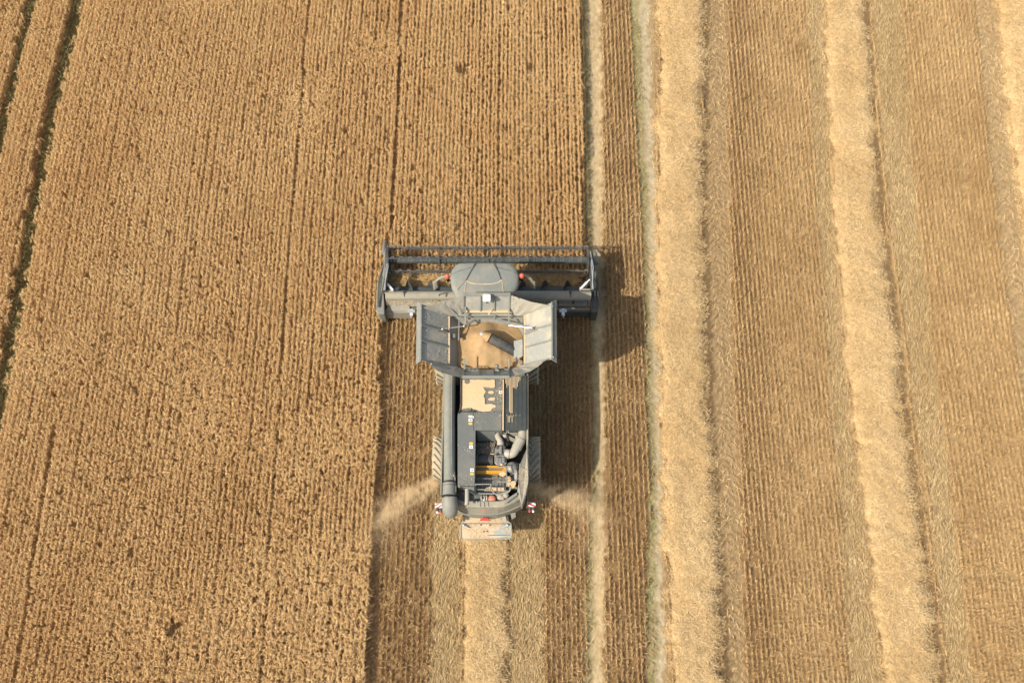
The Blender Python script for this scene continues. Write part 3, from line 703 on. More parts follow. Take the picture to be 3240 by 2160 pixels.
# ---------------- cab
roofpts = [(843, 300), (865, 285), (900, 278), (1040, 275), (1210, 275), (1350, 279), (1385, 290), (1412, 312), (1432, 345), (1448, 375), (1454, 405), (1452, 440), (1447, 490), (1435, 520), (1415, 548), (1404, 570), (1398, 620), (848, 620), (842, 572), (830, 545), (812, 515), (806, 480), (800, 440), (797, 410), (800, 380), (812, 345), (828, 320)]
top = [Z1(x, y, 3.86) for x, y in roofpts]; cc = sum(top, Vector()) / len(top)
mb = MB(); n = len(top); rings = []
for s_, z in ((.95, 3.62), (1.0, 3.70), (1.0, 3.80), (.985, 3.86), (.95, 3.895), (.85, 3.92), (.6, 3.945), (.3, 3.955), (.02, 3.96)):
    rings.append([V3(cc.x + (p.x - cc.x) * s_, cc.y + (p.y - cc.y) * s_, z) for p in top])
vs = [p for r_ in rings for p in r_]
fs = [[i * n + k, i * n + (k + 1) % n, (i + 1) * n + (k + 1) % n, (i + 1) * n + k] for i in range(len(rings) - 1) for k in range(n)] + [list(range(n - 1, -1, -1)), list(range((len(rings) - 1) * n, len(rings) * n))]
mb._add(vs, fs)
cabm = MB(); yF, yR = Z1(1100, 330, 3.3).y, Z1(1100, 600, 3.6).y
cabm.prism([V3(mcx - 1.0, yF, 3.62), V3(mcx + 1.0, yF, 3.62), V3(mcx + 1.05, yR, 3.62), V3(mcx - 1.05, yR, 3.62)], 1.9, .93)
cab = cabm.build('cab', M_GLASS, None, .05)
roof = mb.build('roof', M_ROOF, cab, smooth=True)
def rz(p): # height of the roof skin over a point
    d = max(abs(p.x - cc.x) / 1.15, abs(p.y - cc.y) / .95); return 3.955 - .06 * min(d, 1) ** 3.5
for pl in ([(1040, 280), (1020, 320), (985, 380), (950, 448), (940, 500), (934, 570)], [(1213, 280), (1235, 320), (1262, 370), (1285, 440), (1298, 510), (1307, 570)]):
    P_ = [Z1(x, y, 3.92) for x, y in pl]; P_ = [up(p, rz(p) - .004) for p in P_]
    mb = MB()
    for i in range(3): mb.obox(P_[i], P_[i + 1], .05, .02)
    mb.build('roof_seam', M_DARK, cab)
for pl in ([(806, 385), (880, 355), (1000, 325)], [(1250, 325), (1350, 345), (1445, 378)], [(950, 450), (905, 490), (868, 535)]):
    P_ = [Z1(x, y, 3.92) for x, y in pl]; P_ = [up(p, rz(p) - .004) for p in P_]
    mb = MB()
    for i in range(len(P_) - 1): mb.obox(P_[i], P_[i + 1], .014, .012)
    mb.build('roof_seam', M_DARK, cab)
mb = MB()
P_ = [Z1(x, y, 3.94) for x, y in [(955, 447), (985, 468), (1040, 478), (1110, 482), (1190, 480), (1255, 466), (1288, 440)]]; P_ = [up(p, rz(p) + .002) for p in P_]
for i in range(6): mb.obox(P_[i], P_[i + 1], .022 + .01 * (i % 2), .014)
for pl in ([(950, 455), (940, 505), (935, 570)], [(1290, 445), (1300, 515), (1306, 570)]):
    P_ = [up(Z1(x, y, 3.92), rz(Z1(x, y, 3.92)) + .006) for x, y in pl]
    for i in range(2): mb.obox(P_[i], P_[i + 1], .016, .012)
mb.build('dust_line', M_LAYER, cab)
for sgn, bx, by in ((0, 768, 397), (1, 1482, 392)):
    q = Z1(bx, by, 3.88); mb = MB(); mb.tube([V3(q.x, q.y, 3.45), V3(q.x, q.y, 3.76)], .05, 10); mb.obox(V3(q.x, q.y, 3.5), V3(q.x + (.25 if not sgn else -.25), q.y, 3.5), .06, .06)
    bs = mb.build('beacon_stalk', M_BLACK, cab)
    mb = MB(); mb.tube([V3(q.x, q.y, 3.75), V3(q.x, q.y, 3.84)], .088, 16); mb.ball((q.x, q.y, 3.84), .086, 16, 1.0); mb.build('beacon', M_ORANGE, cab, smooth=True)
    mb = MB()
    if not sgn: arm = [Z5(1375, 692, 3.55), Z5(1300, 712, 3.52), Z5(1240, 745, 3.45), Z5(1195, 790, 3.35)]; mp = [Z5(1138, 815, 3.3), Z5(1225, 775, 3.38), Z5(1252, 905, 3.0), Z5(1165, 968, 2.92)]
    else: arm = [Z6(600, 672, 3.55), Z6(660, 695, 3.52), Z6(720, 735, 3.45), Z6(755, 775, 3.35)]; mp = [Z6(708, 768, 3.38), Z6(802, 800, 3.3), Z6(802, 938, 2.95), Z6(706, 880, 3.0)]
    mb.tube(arm, [.06, .065, .05, .035], 10); ma_ = mb.build('mirror_arm', M_DUSTY, cab, smooth=True)
    mb = MB(); mb.slab(mp, .07); mr_ = mb.build('mirror', M_DUSTY, cab, .02)
    mb = MB(); ctr = sum(mp, Vector()) / 4
    for t in (.2, .45, .7): mb.slab([mp[0].lerp(mp[1], t) * .9 + ctr * .1 + V3(0, 0, .012), mp[0].lerp(mp[1], t + .12) * .9 + ctr * .1 + V3(0, 0, .012), mp[3].lerp(mp[2], t + .12) * .9 + ctr * .1 + V3(0, 0, .012), mp[3].lerp(mp[2], t) * .9 + ctr * .1 + V3(0, 0, .012)], .008)
    mb.build('mirror_reflection', M_PIPE, mr_)  # pale strips stand in for the reflection on the mirror face

# ---------------- grain tank
HT, HH = 4.45, 3.72     # top of the raised flaps, height of their hinge line
mb = MB()
# tank walls (inside) and floor
rim = [Z4(620, 560, HH), Z4(1700, 545, HH), Z4(1700, 1250, HH), Z4(620, 1262, HH)]
x0, x1 = Z4(622, 900, HH).x, Z4(1690, 900, HH).x; yf_, yr_ = Z4(1100, 540, HH).y, Z4(1100, 1330, HH).y
mb.box(x0 - .04, x0, yr_, yf_, 2.2, HH - .01); mb.box(x1, x1 + .04, yr_, yf_, 2.2, HH - .01)
mb.box(x0 - .04, x1 + .04, yf_ + .002, yf_ + .05, 1.5, HH - .012); mb.box(x0 - .04, x1 + .04, yr_ - .05, yr_ - .002, 2.2, HH - .012)
tank = mb.build('grain_tank', M_HOP, None, .008)
mb = MB(); xi0, xi1 = Z4(750, 900, 3.3).x, Z4(1690, 900, 3.3).x
mb.slab([V3(x0 + .003, yr_ + .01, HH - .03), V3(x0 + .003, yf_ - .01, HH - .03), V3(xi0 + .05, yf_ - .01, 3.1), V3(xi0 + .05, yr_ + .01, 3.1)], .03)
mb.slab([V3(x0 + .02, yf_ - .012, 3.55), V3(x1 - .02, yf_ - .012, 3.55), V3(x1 - .02, yf_ - .16, 3.2), V3(x0 + .02, yf_ - .16, 3.2)], .03)
mb.box(x0 + .01, x1 - .01, yr_ + .01, yf_ - .02, 2.9, 3.12)
mb.build('tank_floor', M_HOP, tank)
# side flaps with ribs, lips and dust ledges
def flap(name, po_f, po_r, ph_f, ph_r, ribs, label):
    mb = MB(); mb.slab([po_f, po_r, ph_r, ph_f], .03); fl_ = mb.build(name, M_HOP, tank, .006, label=label)
    d = (po_f - ph_f); d.z = 0; d.normalize()
    mb = MB(); mb.slab([po_f + V3(0, .02, .02), po_r + V3(0, -.02, .02), po_r + d * .17 + V3(0, -.12, -.10), po_f + d * .17 + V3(0, .12, -.10)], .03)
    mb.obox(po_f + V3(0, 0, .02), po_r + V3(0, 0, .02), .05, .07); mb.build('lip', M_GREY, fl_, .008)
    for a, b_ in ribs: mb = MB(); mb.obox(a + V3(0, 0, .03), b_ + V3(0, 0, .03), .055, .05); mb.build('rib', M_GREY, fl_, .008)
    mb = MB(); i_ = (po_f - ph_f).normalized(); mb.obox(ph_f + i_ * .035 + V3(0, -.05, .02), ph_r + i_ * .035 + V3(0, .03, .02), .055, .03); mb.build('dust_ledge', M_LAYER, fl_, .008)
    return fl_
a, b_, c_, d_ = Z4(197, 372, HT), Z4(190, 1200, HT), Z4(618, 545, HH), Z4(618, 1258, HH)
def on(pa, pb, pc, pd, s, t): return pa.lerp(pb, t).lerp(pc.lerp(pd, t), s)
fL = flap('side_flap', a, b_, c_, d_, [(Z4(203, 690, HT), Z4(612, 785, HH)), (Z4(198, 915, HT), Z4(610, 1008, HH))], 'left side flap of the grain tank with two ribs')
a2, b2, c2, d2 = Z4(2102, 352, HT), Z4(2106, 1180, HT), Z4(1702, 532, HH), Z4(1700, 1245, HH)
fR = flap('side_flap', a2, b2, c2, d2, [(Z4(2098, 680, HT), Z4(1712, 775, HH)), (Z4(2098, 905, HT), Z4(1712, 1012, HH))], 'right side flap of the grain tank with two ribs')
# front flap
f1, f2, f3, f4 = Z4(805, 240, HT), Z4(1500, 240, HT), Z4(1490, 492, HH), Z4(815, 492, HH)
mb = MB(); mb.slab([f1, f2, f3, f4], .03); ff = mb.build('front_flap', M_HOP, tank, .006)
mb = MB(); mb.obox(f1 + V3(0, 0, .02), f2 + V3(0, 0, .02), .12, .05)
for xx in (818, 1065, 1265, 1488): mb.obox(Z4(xx, 250, HT) + V3(0, 0, .0), Z4(xx, 490, HH) + V3(0, 0, .03), .06, .05)
mb.build('rib', M_GREY, ff, .008)
mb = MB(); mb.obox(Z4(850, 487, HH + .04), Z4(1475, 487, HH + .04), .09, .04); mb.slab([Z4(1165, 535, HH - .05), Z4(1190, 540, HH - .05), Z4(1245, 445, HH + .2), Z4(1215, 465, HH + .15)], .03); mb.build('dust_ledge', M_LAYER, ff, .01)
mb = MB(); mb.box(f4.x, f3.x, Z4(1100, 535, HH - .15).y, Z4(1100, 500, HH - .03).y, 3.2, HH - .06); mb.build('front_sill', M_GREY, tank, .01)
# rear flap
r1, r2, r3, r4 = Z4(800, 1445, HT), Z4(1485, 1445, HT), Z4(1485, 1335, HH), Z4(810, 1335, HH)
mb = MB(); mb.slab([r1, r2, r3, r4], .03); rf = mb.build('rear_flap', M_HOP, tank, .006)
mb = MB(); mb.obox(r1 + V3(0, 0, .02), r2 + V3(0, 0, .02), .10, .06)
for xx in (815, 1040, 1250, 1475): mb.obox(Z4(xx, 1438, HT) + V3(0, 0, .02), Z4(xx, 1338, HH) + V3(0, 0, .04), .06, .05)
mb.build('rib', M_GREY, rf, .008)
mb = MB(); mb.tube([Z4(835, 1310, HH + .1), Z4(1025, 1310, HH + .1)], .015, 6); mb.tube([Z4(835, 1340, HH + .1), Z4(1025, 1345, HH + .1)], .02, 6)
for xx in (900, 955, 1010): mb.tube([Z4(xx, 1310, HH + .1), Z4(xx, 1342, HH + .1)], .013, 6)
mb.build('rail', M_GREY, rf); mb = MB(); mb.tube([Z4(1300, 1328, HH + .12), Z4(1475, 1328, HH + .12)], .03, 8); mb.build('rail', M_GREY, rf)
# canvas corners
mb = MB(); mb.ruled([Z4(205, 432, HT), Z4(500, 352, HT - .08), Z4(805, 250, HT)], [Z4(618, 550, HH), Z4(735, 560, HH - .05), Z4(822, 500, HH)], 40, 16, .15, 1.0, sag=.05); mb.build('canvas_corner', M_CANVAS, tank, smooth=True)
mb = MB(); mb.ruled([Z4(2112, 405, HT), Z4(1800, 345, HT - .06), Z4(1500, 245, HT)], [Z4(1700, 535, HH), Z4(1600, 550, HH - .05), Z4(1485, 500, HH)], 40, 16, .09, 5.0, sag=.04); mb.build('canvas_corner', M_CANVAS, tank, smooth=True)
mb = MB(); mb.ruled([Z4(165, 1168, HT), Z4(290, 1225, HT - .05), Z4(365, 1290, HT - .1), Z4(430, 1350, HT - .15), Z4(600, 1405, HT - .1), Z4(800, 1448, HT)], [Z4(615, 1260, HH), Z4(740, 1300, HH - .05), Z4(815, 1340, HH)], 40, 16, .07, 9.0, sag=.02); mb.build('canvas_corner', M_CANVAS, tank, smooth=True)
mb = MB(); mb.ruled([Z4(2108, 1150, HT), Z4(1985, 1215, HT - .05), Z4(1900, 1290, HT - .1), Z4(1780, 1360, HT - .12), Z4(1640, 1410, HT - .1), Z4(1490, 1446, HT)], [Z4(1702, 1245, HH), Z4(1590, 1290, HH - .05), Z4(1480, 1335, HH)], 40, 16, .07, 13.0, sag=.02); mb.build('canvas_corner', M_CANVAS, tank, smooth=True)
mb = MB()
for x, y in ((530, 352), (190, 432), (2110, 407), (1600, 292), (1528, 262), (345, 1248), (1945, 1225), (1525, 310), (1524, 365), (1530, 425), (798, 300), (792, 370), (786, 430), (165, 1165), (2125, 1150)):
    mb = MB()
    mb.ball(Z4(x, y, HT + .03 if y < 300 or x < 400 or x > 1800 else HT - .1), .02 if y < 1000 and 1520 < x < 1535 or 780 < x < 800 else .03, 8)
    mb.build('rivet', M_SILVER, tank)
# frame inside the tank: cross pipe, posts, stays, gas struts
mb = MB(); mb.tube([Z4(770, 592, HH - .05), Z4(1685, 578, HH - .05)], .032, 8); mb.obox(Z4(1268, 545, HH), Z4(1268, 600, HH), .05, .04); mb.obox(Z4(1248, 542, HH), Z4(1288, 542, HH), .03, .03); mb.build('cross_pipe', M_GREY, tank)
for p_, q_, w_ in ((Z4(840, 690, HH + .1), Z4(995, 598, HH - .1), .06), (Z4(1485, 680, HH + .1), Z4(1320, 598, HH - .1), .06), (Z4(748, 575, HH - .05), Z4(745, 905, HH - .05), .035), (Z4(1560, 1180, 3.5), Z4(1670, 1250, 3.6), .07)):
    mb = MB(); mb.obox(p_, q_, w_, .04); mb.build('brace', M_GREY, tank)
for xx, ya_, yb2 in ((841, 415, 690), (1477, 415, 655), (828, 1165, 1345), (1477, 1165, 1335)):
    mb = MB(); mb.obox(Z4(xx, ya_, HH + .22), Z4(xx, yb2, HH + .08), .055, .045); mb.build('post', M_GREY, tank, .006)
for p, q in ((Z4(822, 698, HH + .14), Z4(505, 741, HH + .42)), (Z4(1482, 690, HH + .14), Z4(1812, 722, HH + .42))):
    mb = MB(); mb.tube([p, p.lerp(q, .55)], .022, 8); mb.tube([p.lerp(q, .5), q], .014, 8); mb.ball(p, .04, 10); mb.ball(q, .04, 10); mb.build('gas_strut', M_SILVER, tank, smooth=True)
mb = MB(); mb.obox(Z4(430, 768, HH + .33), Z4(600, 785, HH + .06), .07, .04); mb.obox(Z4(505, 745, HH + .36), Z4(560, 775, HH + .2), .08, .05)
mb.build('strut_bracket', M_CAST, tank, .006); mb = MB(); mb.obox(Z4(1700, 815, HH + .03), Z4(1885, 750, HH + .35), .06, .03); mb.obox(Z4(1790, 735, HH + .3), Z4(1850, 735, HH + .36), .07, .05)
mb.build('strut_bracket', M_CAST, tank, .006)
mb = MB(); mb.obox(Z4(745, 810, HH - .1), Z4(745, 905, HH - .12), .06, .08); mb.tube([Z4(770, 820, 3.5), Z4(785, 870, 3.45)], .05, 8); mb.box(Z4(645, 830, 3.65).x, Z4(695, 830, 3.65).x, Z4(660, 868, 3.65).y, Z4(660, 812, 3.65).y, 3.5, 3.66); mb.build('level_sensor', M_CAST, tank, .006)
mb = MB(); mb.slab([Z4(1548, 912, 3.62), Z4(1678, 888, 3.68), Z4(1678, 1130, 3.68), Z4(1590, 1185, 3.62), Z4(1548, 1150, 3.6)], .04); mb.build('tank_cover_plate', M_HOP, tank, .008)
mb = MB(); p = Z4(1300, 1282, 4.0); mb.ball(p, .075, 14); mb.box(Z4(1272, 1300, 4).x, Z4(1312, 1300, 4).x, Z4(1290, 1430, 4.1).y, Z4(1290, 1300, 4).y, 3.75, 3.98); mb.tube([Z4(1300, 1330, 4.05), Z4(1335, 1355, 4.05)], .035, 8)
mb.build('fill_sensor', M_CAST, tank, .005, smooth=True)
# filling auger
A0, A1 = Z4(1200, 872, 3.72), Z4(1575, 1072, 3.42)
mb = MB(); mb.tube([A0, A1], .18, 20); fa = mb.build('filling_auger', M_DARK, tank, smooth=True)
dA = (A0 - A1).normalized(); mb = MB(); mb.tube([A0 + dA * .30, A0 + dA * .36], [.10, .09], 14); mb.tube([A0 + dA * .35, A0 + dA * .40], .05, 10); mb.build('auger_cap', M_SILVER, fa, smooth=True)
mb = MB(); mb.tube([A0 + dA * .04, A0 + dA * .31], [.19, .10], 16, True); mb.build('auger_mouth', M_GRAIN, fa, smooth=True)
# receiver on the front edge
mb = MB(); rc = [(1105, 230), (1198, 230), (1210, 242), (1210, 318), (1200, 330), (1105, 330), (1095, 320), (1095, 242)]
mb.prism([Z4(x, y, 4.66) for x, y in rc], 4.56); mb.build('satellite_receiver', M_WHITE, None, .02)
mb = MB(); q = Z4(1160, 300, 4.5); mb.box(q.x - .05, q.x + .05, q.y - .1, q.y + .05, 4.35, 4.555); mb.build('receiver_mount', M_DARK, None)

# grain heap: lies in the tank, a thing of its own
gxn, gyn = 110, 90
g0, g1 = x0 + .10, x1 - .02; h0, h1 = yr_ + .02, yf_ - .03
gxs = np.linspace(g0, g1, gxn); gys = np.linspace(h0, h1, gyn); GX2, GY2 = np.meshgrid(gxs, gys)
gc = Z4(1180, 960, 3.45); u = (GX2 - gc.x) / (1.13 * (g1 - g0) / 2); v = (GY2 - gc.y) / (1.15 * (h1 - h0) / 2)
rad = (np.abs(u) ** 2.5 + np.abs(v) ** 2.5) ** (1 / 2.5)
GZ2 = 3.50 - .34 * np.clip(rad, 0, 1.4) ** 2.2 + (vnoise(GX2, GY2, 71, 2.2) - .5) * .18 + (vnoise(GX2, GY2, 72, 7) - .5) * .025
sp = A0 + dA * .3; dd = np.hypot(GX2 - sp.x, GY2 - sp.y); GZ2 += .24 * np.exp(-(dd / .32) ** 2)
GZ2 -= .16 * np.exp(-(((GX2 - (gc.x + .75)) / .4) ** 2 + ((GY2 - gc.y - .25) / .3) ** 2))
GZ2 -= .14 * np.exp(-(((GX2 - (gc.x - .65)) / .25) ** 2 + ((GY2 - gc.y + .12) / .35) ** 2))
idg = np.arange(gxn * gyn).reshape(gyn, gxn)
Qg = np.stack([idg[:-1, :-1], idg[:-1, 1:], idg[1:, 1:], idg[1:, :-1]], -1).reshape(-1, 4)
Vg = np.stack([GX2, GY2, GZ2], -1).reshape(-1, 3)
# closed underneath so that it is a body of grain
Vb = Vg.copy(); Vb[:, 2] = 2.7; Ng = len(Vg)
edge = list(idg[0, :]) + list(idg[1:, -1]) + list(idg[-1, -2::-1]) + list(idg[-2:0:-1, 0])
Qs = np.array([[edge[i], edge[i] + Ng, edge[(i + 1) % len(edge)] + Ng, edge[(i + 1) % len(edge)]] for i in range(len(edge))])
o = fast('grain_heap', np.concatenate([Vg, Vb]) - np.array(ROOT), np.concatenate([Qg, Qg[:, ::-1] + Ng, Qs]), M_GRAIN, None, True); o.location = ROOT
link(o, label='heap of golden threshed grain filling the open tank of the harvester', cat='grain')
mb = MB(); rg = random.Random(3)
o = None

# ---------------- body
XBL, XBR = Z2(289, 800, 3.25).x, Z2(1624, 800, 3.25).x
yBF = Z2(900, 90, 3.3).y; yBR = Z3(900, 860, 2.9).y
mb = MB(); mb.box(XBL + .06, XBR - .06, yBR + .15, yf_ - .3, .95, 2.25); body = mb.build('body', M_BLACK, None, .03)
# side panels
mb = MB(); mb.box(XBL, XBL + .05, Z3(300, 760, 3.2).y, yBF + .4, 1.3, 3.22); mb.build('side_panel', M_GREY, body, .015)
mb = MB()
inner = [(1600, 110, 2), (1597, 900, 2), (1597, 1270, 2), (1575, 1330, 2), (1500, 1500, 2)]
P_ = [Z2(x, y, 3.25) for x, y, _ in inner] + [Z3(1400, 300, 3.2), Z3(1393, 450, 3.2), Z3(1385, 600, 3.15), Z3(1366, 735, 3.05)]
Pout = [Z3(1440, 900, 2.95), Z3(1492, 770, 3.0), Z3(1530, 560, 3.15), Z3(1533, 100, 3.2), Z2(1626, 1100, 3.25), Z2(1626, 110, 3.25)]
mb.prism(P_ + Pout, 2.3); mb.build('side_panel', M_DUSTY, body, .02, label='right side panel that widens towards the rear')
mb = MB(); mb.box(XBR - .05, XBR - .005, Z3(300, 760, 3.2).y, yBF + .4, 1.3, 2.3); mb.build('lower_side_panel', M_GREY, body, .01)
# engine deck
mb = MB(); DZ = 3.36
mb.prism([Z2(580, 150, DZ), Z2(1222, 150, DZ), Z2(1222, 703, DZ), Z2(578, 703, DZ)], 2.7); deck = mb.build('engine_deck', M_DECK, body, .012)
mb = MB(); mb.prism([Z2(782, 706, DZ + .05), Z2(1214, 706, DZ + .05), Z2(1214, 980, DZ + .05), Z2(782, 980, DZ + .05)], 2.9); mb.build('deck_box', M_DECK, body, .015)
mb = MB(); SZ = 3.42
slabp = [Z2(540, 700, SZ), Z2(778, 706, SZ), Z2(780, 980, SZ), Z2(808, 984, SZ), Z3(757, 300, SZ), Z3(745, 690, SZ), Z3(500, 628, SZ), Z3(498, 400, SZ), Z2(530, 1300, SZ), Z2(528, 760, SZ)]
mb.prism(slabp, 2.6); sb = mb.build('walkway_slab', M_DECK, body, .015)
mb = MB(); mb.slab([Z3(500, 630, SZ), Z3(746, 640, SZ), Z3(744, 700, SZ - .25), Z3(600, 680, SZ - .2), Z3(505, 650, SZ - .1)], .02)
mb.build('slab_end', M_DUSTY, sb, .005)
mb = MB()
for i in range(9):
    for j in range(3): q = Z3(545 + i * 24, 632 + j * 15 + i * 1.2, SZ - .02 - j * .03); mb.prism([q + V3(-.025, -.01, .035), q + V3(.025, -.01, .035), q + V3(.025, .01, .035), q + V3(-.025, .01, .035)], q.z)
mb.build('vent_slot', M_BLACK, sb)
mb = MB(); mb.tube([Z2(580, 180, DZ + .06), Z2(578, 600, DZ + .06), Z2(560, 690, DZ + .06), Z2(540, 720, SZ + .05)], .022, 8); mb.tube([Z2(600, 690, DZ + .03), Z2(740, 690, DZ + .03), Z2(742, 640, DZ + .03)], .02, 6)
mb.ball(Z2(775, 690, DZ + .08), .04, 8); mb.build('edge_pipe', M_DARK, deck)
# chaff on the deck with finger shaped gaps
mb = MB(); cz = DZ + .028
outl = [(600, 200), (1095, 200), (1110, 215), (1108, 300), (1095, 325), (1030, 330), (1020, 312), (935, 312), (940, 335), (962, 375), (958, 405), (940, 425), (932, 450), (945, 480), (958, 510), (952, 575), (1080, 578), (1118, 600), (1115, 628), (1060, 645), (1048, 680), (990, 692), (900, 688), (820, 665), (745, 645), (690, 630), (660, 640), (590, 655), (592, 400), (590, 300)]
rr_ = random.Random(5); o2 = []
for i in range(len(outl)):
    a_, b_ = outl[i], outl[(i + 1) % len(outl)]; n = max(1, int(math.dist(a_, b_) / 22))
    for k in range(n): t = k / n; o2.append((a_[0] + (b_[0] - a_[0]) * t + rr_.uniform(-5, 5), a_[1] + (b_[1] - a_[1]) * t + rr_.uniform(-5, 5)))
mb.prism([Z2(x, y, cz) for x, y in o2], DZ + .002)
for pl in ([(1000, 385), (1030, 372), (1075, 372), (1092, 392), (1085, 412), (1040, 416), (1005, 408)], [(1000, 495), (1035, 478), (1100, 474), (1112, 492), (1095, 518), (1040, 520), (1010, 512)]):
    mb.prism([Z2(x, y, cz) for x, y in pl], DZ + .002)
chl = mb.build('chaff_layer', M_LAYER, deck)
mb = MB(); q = Z2(672, 228, DZ + .05); mb.tube([up(q, DZ), up(q, DZ + .055)], .085, 18); mb.build('filler_lid', M_DECK, deck, .01)
# radiator screen: slats
mb = MB(); mb.prism([Z2(1252, 130, 3.30), Z2(1596, 130, 3.30), Z2(1590, 978, 3.30), Z2(1250, 978, 3.30)], 2.8); scr = mb.build('radiator_screen', M_REEL, body)
sl = [0, 1, 2, 5, 6, 7, 8, 9]
for i in range(17):
    xx = 1262 + i * 20.3; mb = MB(); mb.obox(Z2(xx, 140, 3.312), Z2(xx, 974, 3.312), .028, .02); mb.build('slat', M_REEL, scr)
mb = MB(); rr_ = random.Random(8)
for i in range(16):
    xx = 1272 + i * 20.3
    ends = {0: 300, 1: 300, 2: 290, 3: 750, 4: 760, 5: 760, 6: 330, 7: 350, 8: 360, 9: 300, 10: 290, 11: 250, 12: 180}.get(i, 0)
    if ends: mb.obox(Z2(xx, 150, 3.315), Z2(xx, ends + rr_.uniform(-60, 25), 3.315), .02, .03)
    if i in (1, 4, 6, 8, 11): mb.obox(Z2(xx, 742, 3.315), Z2(xx, 742 + rr_.uniform(15, 40), 3.315), .012, .03)
    if i in (2, 3, 5): mb.obox(Z2(xx, 760, 3.314), Z2(xx, 860, 3.314), .016, .03)
mb.build('chaff_streak', M_LAYER, scr)
mb = MB(); mb.prism([Z2(1226, 190, 3.38), Z2(1247, 190, 3.38), Z2(1244, 980, 3.38), Z2(1218, 980, 3.38), Z2(1218, 710, 3.38), Z2(1226, 690, 3.38)], 3.3); mb.build('dusty_rail', M_LAYER, body, .005)
# stickers
def sticker(cx, cy, w_, h_, mat, zf_, z, mark=None, par=None):
    mb = MB(); mb.prism([zf_(cx - w_, cy - h_, z), zf_(cx + w_, cy - h_, z), zf_(cx + w_, cy + h_, z), zf_(cx - w_, cy + h_, z)], z - .006)
    o = mb.build('sticker', mat, par)
    if mark:
        mb = MB()
        for (ax, ay, bx, by) in mark: mb.obox(zf_(cx + ax, cy + ay, z + .003), zf_(cx + bx, cy + by, z + .003), .022, .004)
        mb.build('print_mark', M_INK, o)
fig = [(-10, 0, 12, 0), (12, 0, 4, 12), (-2, 0, -8, -10), (12, 0, 6, -10)]; one = [(-14, 0, 14, 0), (14, -4, 6, -6)]
sticker(1195, 392, 26, 24, M_STICK, Z2, DZ + .012, fig, deck)
sticker(728, 768, 29, 15, M_STICK, Z2, SZ + .012, None, sb); sticker(771, 779, 7, 17, M_STICK, Z2, SZ + .012, None, sb)
sticker(728, 824, 29, 24, M_STICK, Z2, SZ + .012, fig, sb); sticker(727, 881, 28, 15, M_YEL, Z2, SZ + .012, None, sb)
sticker(738, 1184, 28, 15, M_YEL, Z2, SZ + .012, None, sb); sticker(738, 1240, 28, 26, M_STICK, Z2, SZ + .012, one, sb)
sticker(709, 399, 26, 25, M_STICK, Z3, SZ + .012, one, sb); sticker(707, 456, 26, 14, M_YEL, Z3, SZ + .012, None, sb)
# unloading tube along the left side
xt1, xt2 = Z2(405, 200, 3.35), Z3(375, 700, 3.35)
mb = MB(); mb.tube([Z2(410, 60, 3.30), Z2(400, 800, 3.30), Z3(380, 560, 3.30)], .195, 24); ut = mb.build('unloading_tube', M_GREY, body, smooth=True)
mb = MB(); mb.tube([Z3(379, 590, 3.30), Z3(376, 770, 3.30)], .225, 24); mb.build('tube_sleeve', M_GREY, ut, smooth=True)
mb = MB(); mb.tube([Z3(378, 585, 3.30), Z3(378, 597, 3.30)], .237, 24); mb.tube([Z3(379, 628, 3.30), Z3(379, 634, 3.30)], .237, 24); mb.build('flange', M_DARK, ut, smooth=True)
mb = MB(); mb.tube([Z3(375, 765, 3.30), Z3(375, 795, 3.28), Z3(377, 805, 3.27)], .245, 24); mb.build('collar', M_BLACK, ut, smooth=True)
mb = MB(); mb.tube([Z3(377, 800, 3.27), Z3(382, 880, 3.25), Z3(388, 950, 3.15), Z3(390, 1000, 3.0), Z3(392, 1010, 2.75)], [.255, .265, .265, .25, .22], 24); mb.build('discharge_boot', M_GREY, ut, smooth=True)
mb = MB(); mb.obox(Z2(440, 130, 3.47), Z2(432, 1500, 3.47), .02, .03); mb.build('tube_seam', M_DUSTY, ut)
mb = MB()
for k_ in range(7):
    t = k_ / 6; mb.obox(Z3(440 + 8 * math.sin(k_ * 2.1), 460 + 250 * t, 3.38), Z3(470 + 8 * math.cos(k_ * 1.7), 490 + 240 * t, 3.33), .02, .02)
mb.tube([Z3(430, 380, 3.4), Z3(455, 470, 3.4), Z3(462, 560, 3.38), Z3(470, 640, 3.38), Z3(470, 720, 3.38)], .02, 6); mb.ball(Z3(440, 478, 3.42), .05, 8); mb.ball(Z3(437, 632, 3.42), .04, 8); mb.build('wiring', M_DUSTY, ut, smooth=True)

# ---------------- engine bay
mb = MB(); bz = 2.35
mb.box(Z2(812, 990, 2.4).x, XBR - .1, Z3(900, 735, 2.4).y, Z2(900, 960, 2.5).y, 2.26, bz); mb.build('bay_floor', M_BLACK, body)
mb = MB(); mb.slab([Z2(822, 984, 3.30), Z2(1110, 984, 3.30), Z2(1122, 1155, 2.75), Z2(840, 1158, 2.75)], .03); mb.build('sloping_plate', M_DECK, body)
mb = MB(); mb.slab([Z2(1125, 990, 3.1), Z2(1585, 990, 3.1), Z2(1560, 1110, 2.7), Z2(1420, 1100, 2.7), Z2(1130, 1060, 2.8)], .04); mb.obox(Z2(1240, 1060, 2.95), Z2(1440, 1160, 2.85), .12, .05); mb.build('rear_screen_wall', M_DUSTY, body)
mb = MB(); mb.prism([Z2(820, 1165, 2.8), Z2(1120, 1165, 2.8), Z2(1100, 1370, 2.8), Z2(820, 1365, 2.8)], 2.36); mb.tube([Z2(850, 1450, 2.7), Z2(1085, 1450, 2.7)], .22, 18); mb.tube([Z2(818, 1430, 2.78), Z2(850, 1430, 2.78)], .26, 18)
eng = mb.build('engine_block', M_DARK, body, .02, smooth=True)
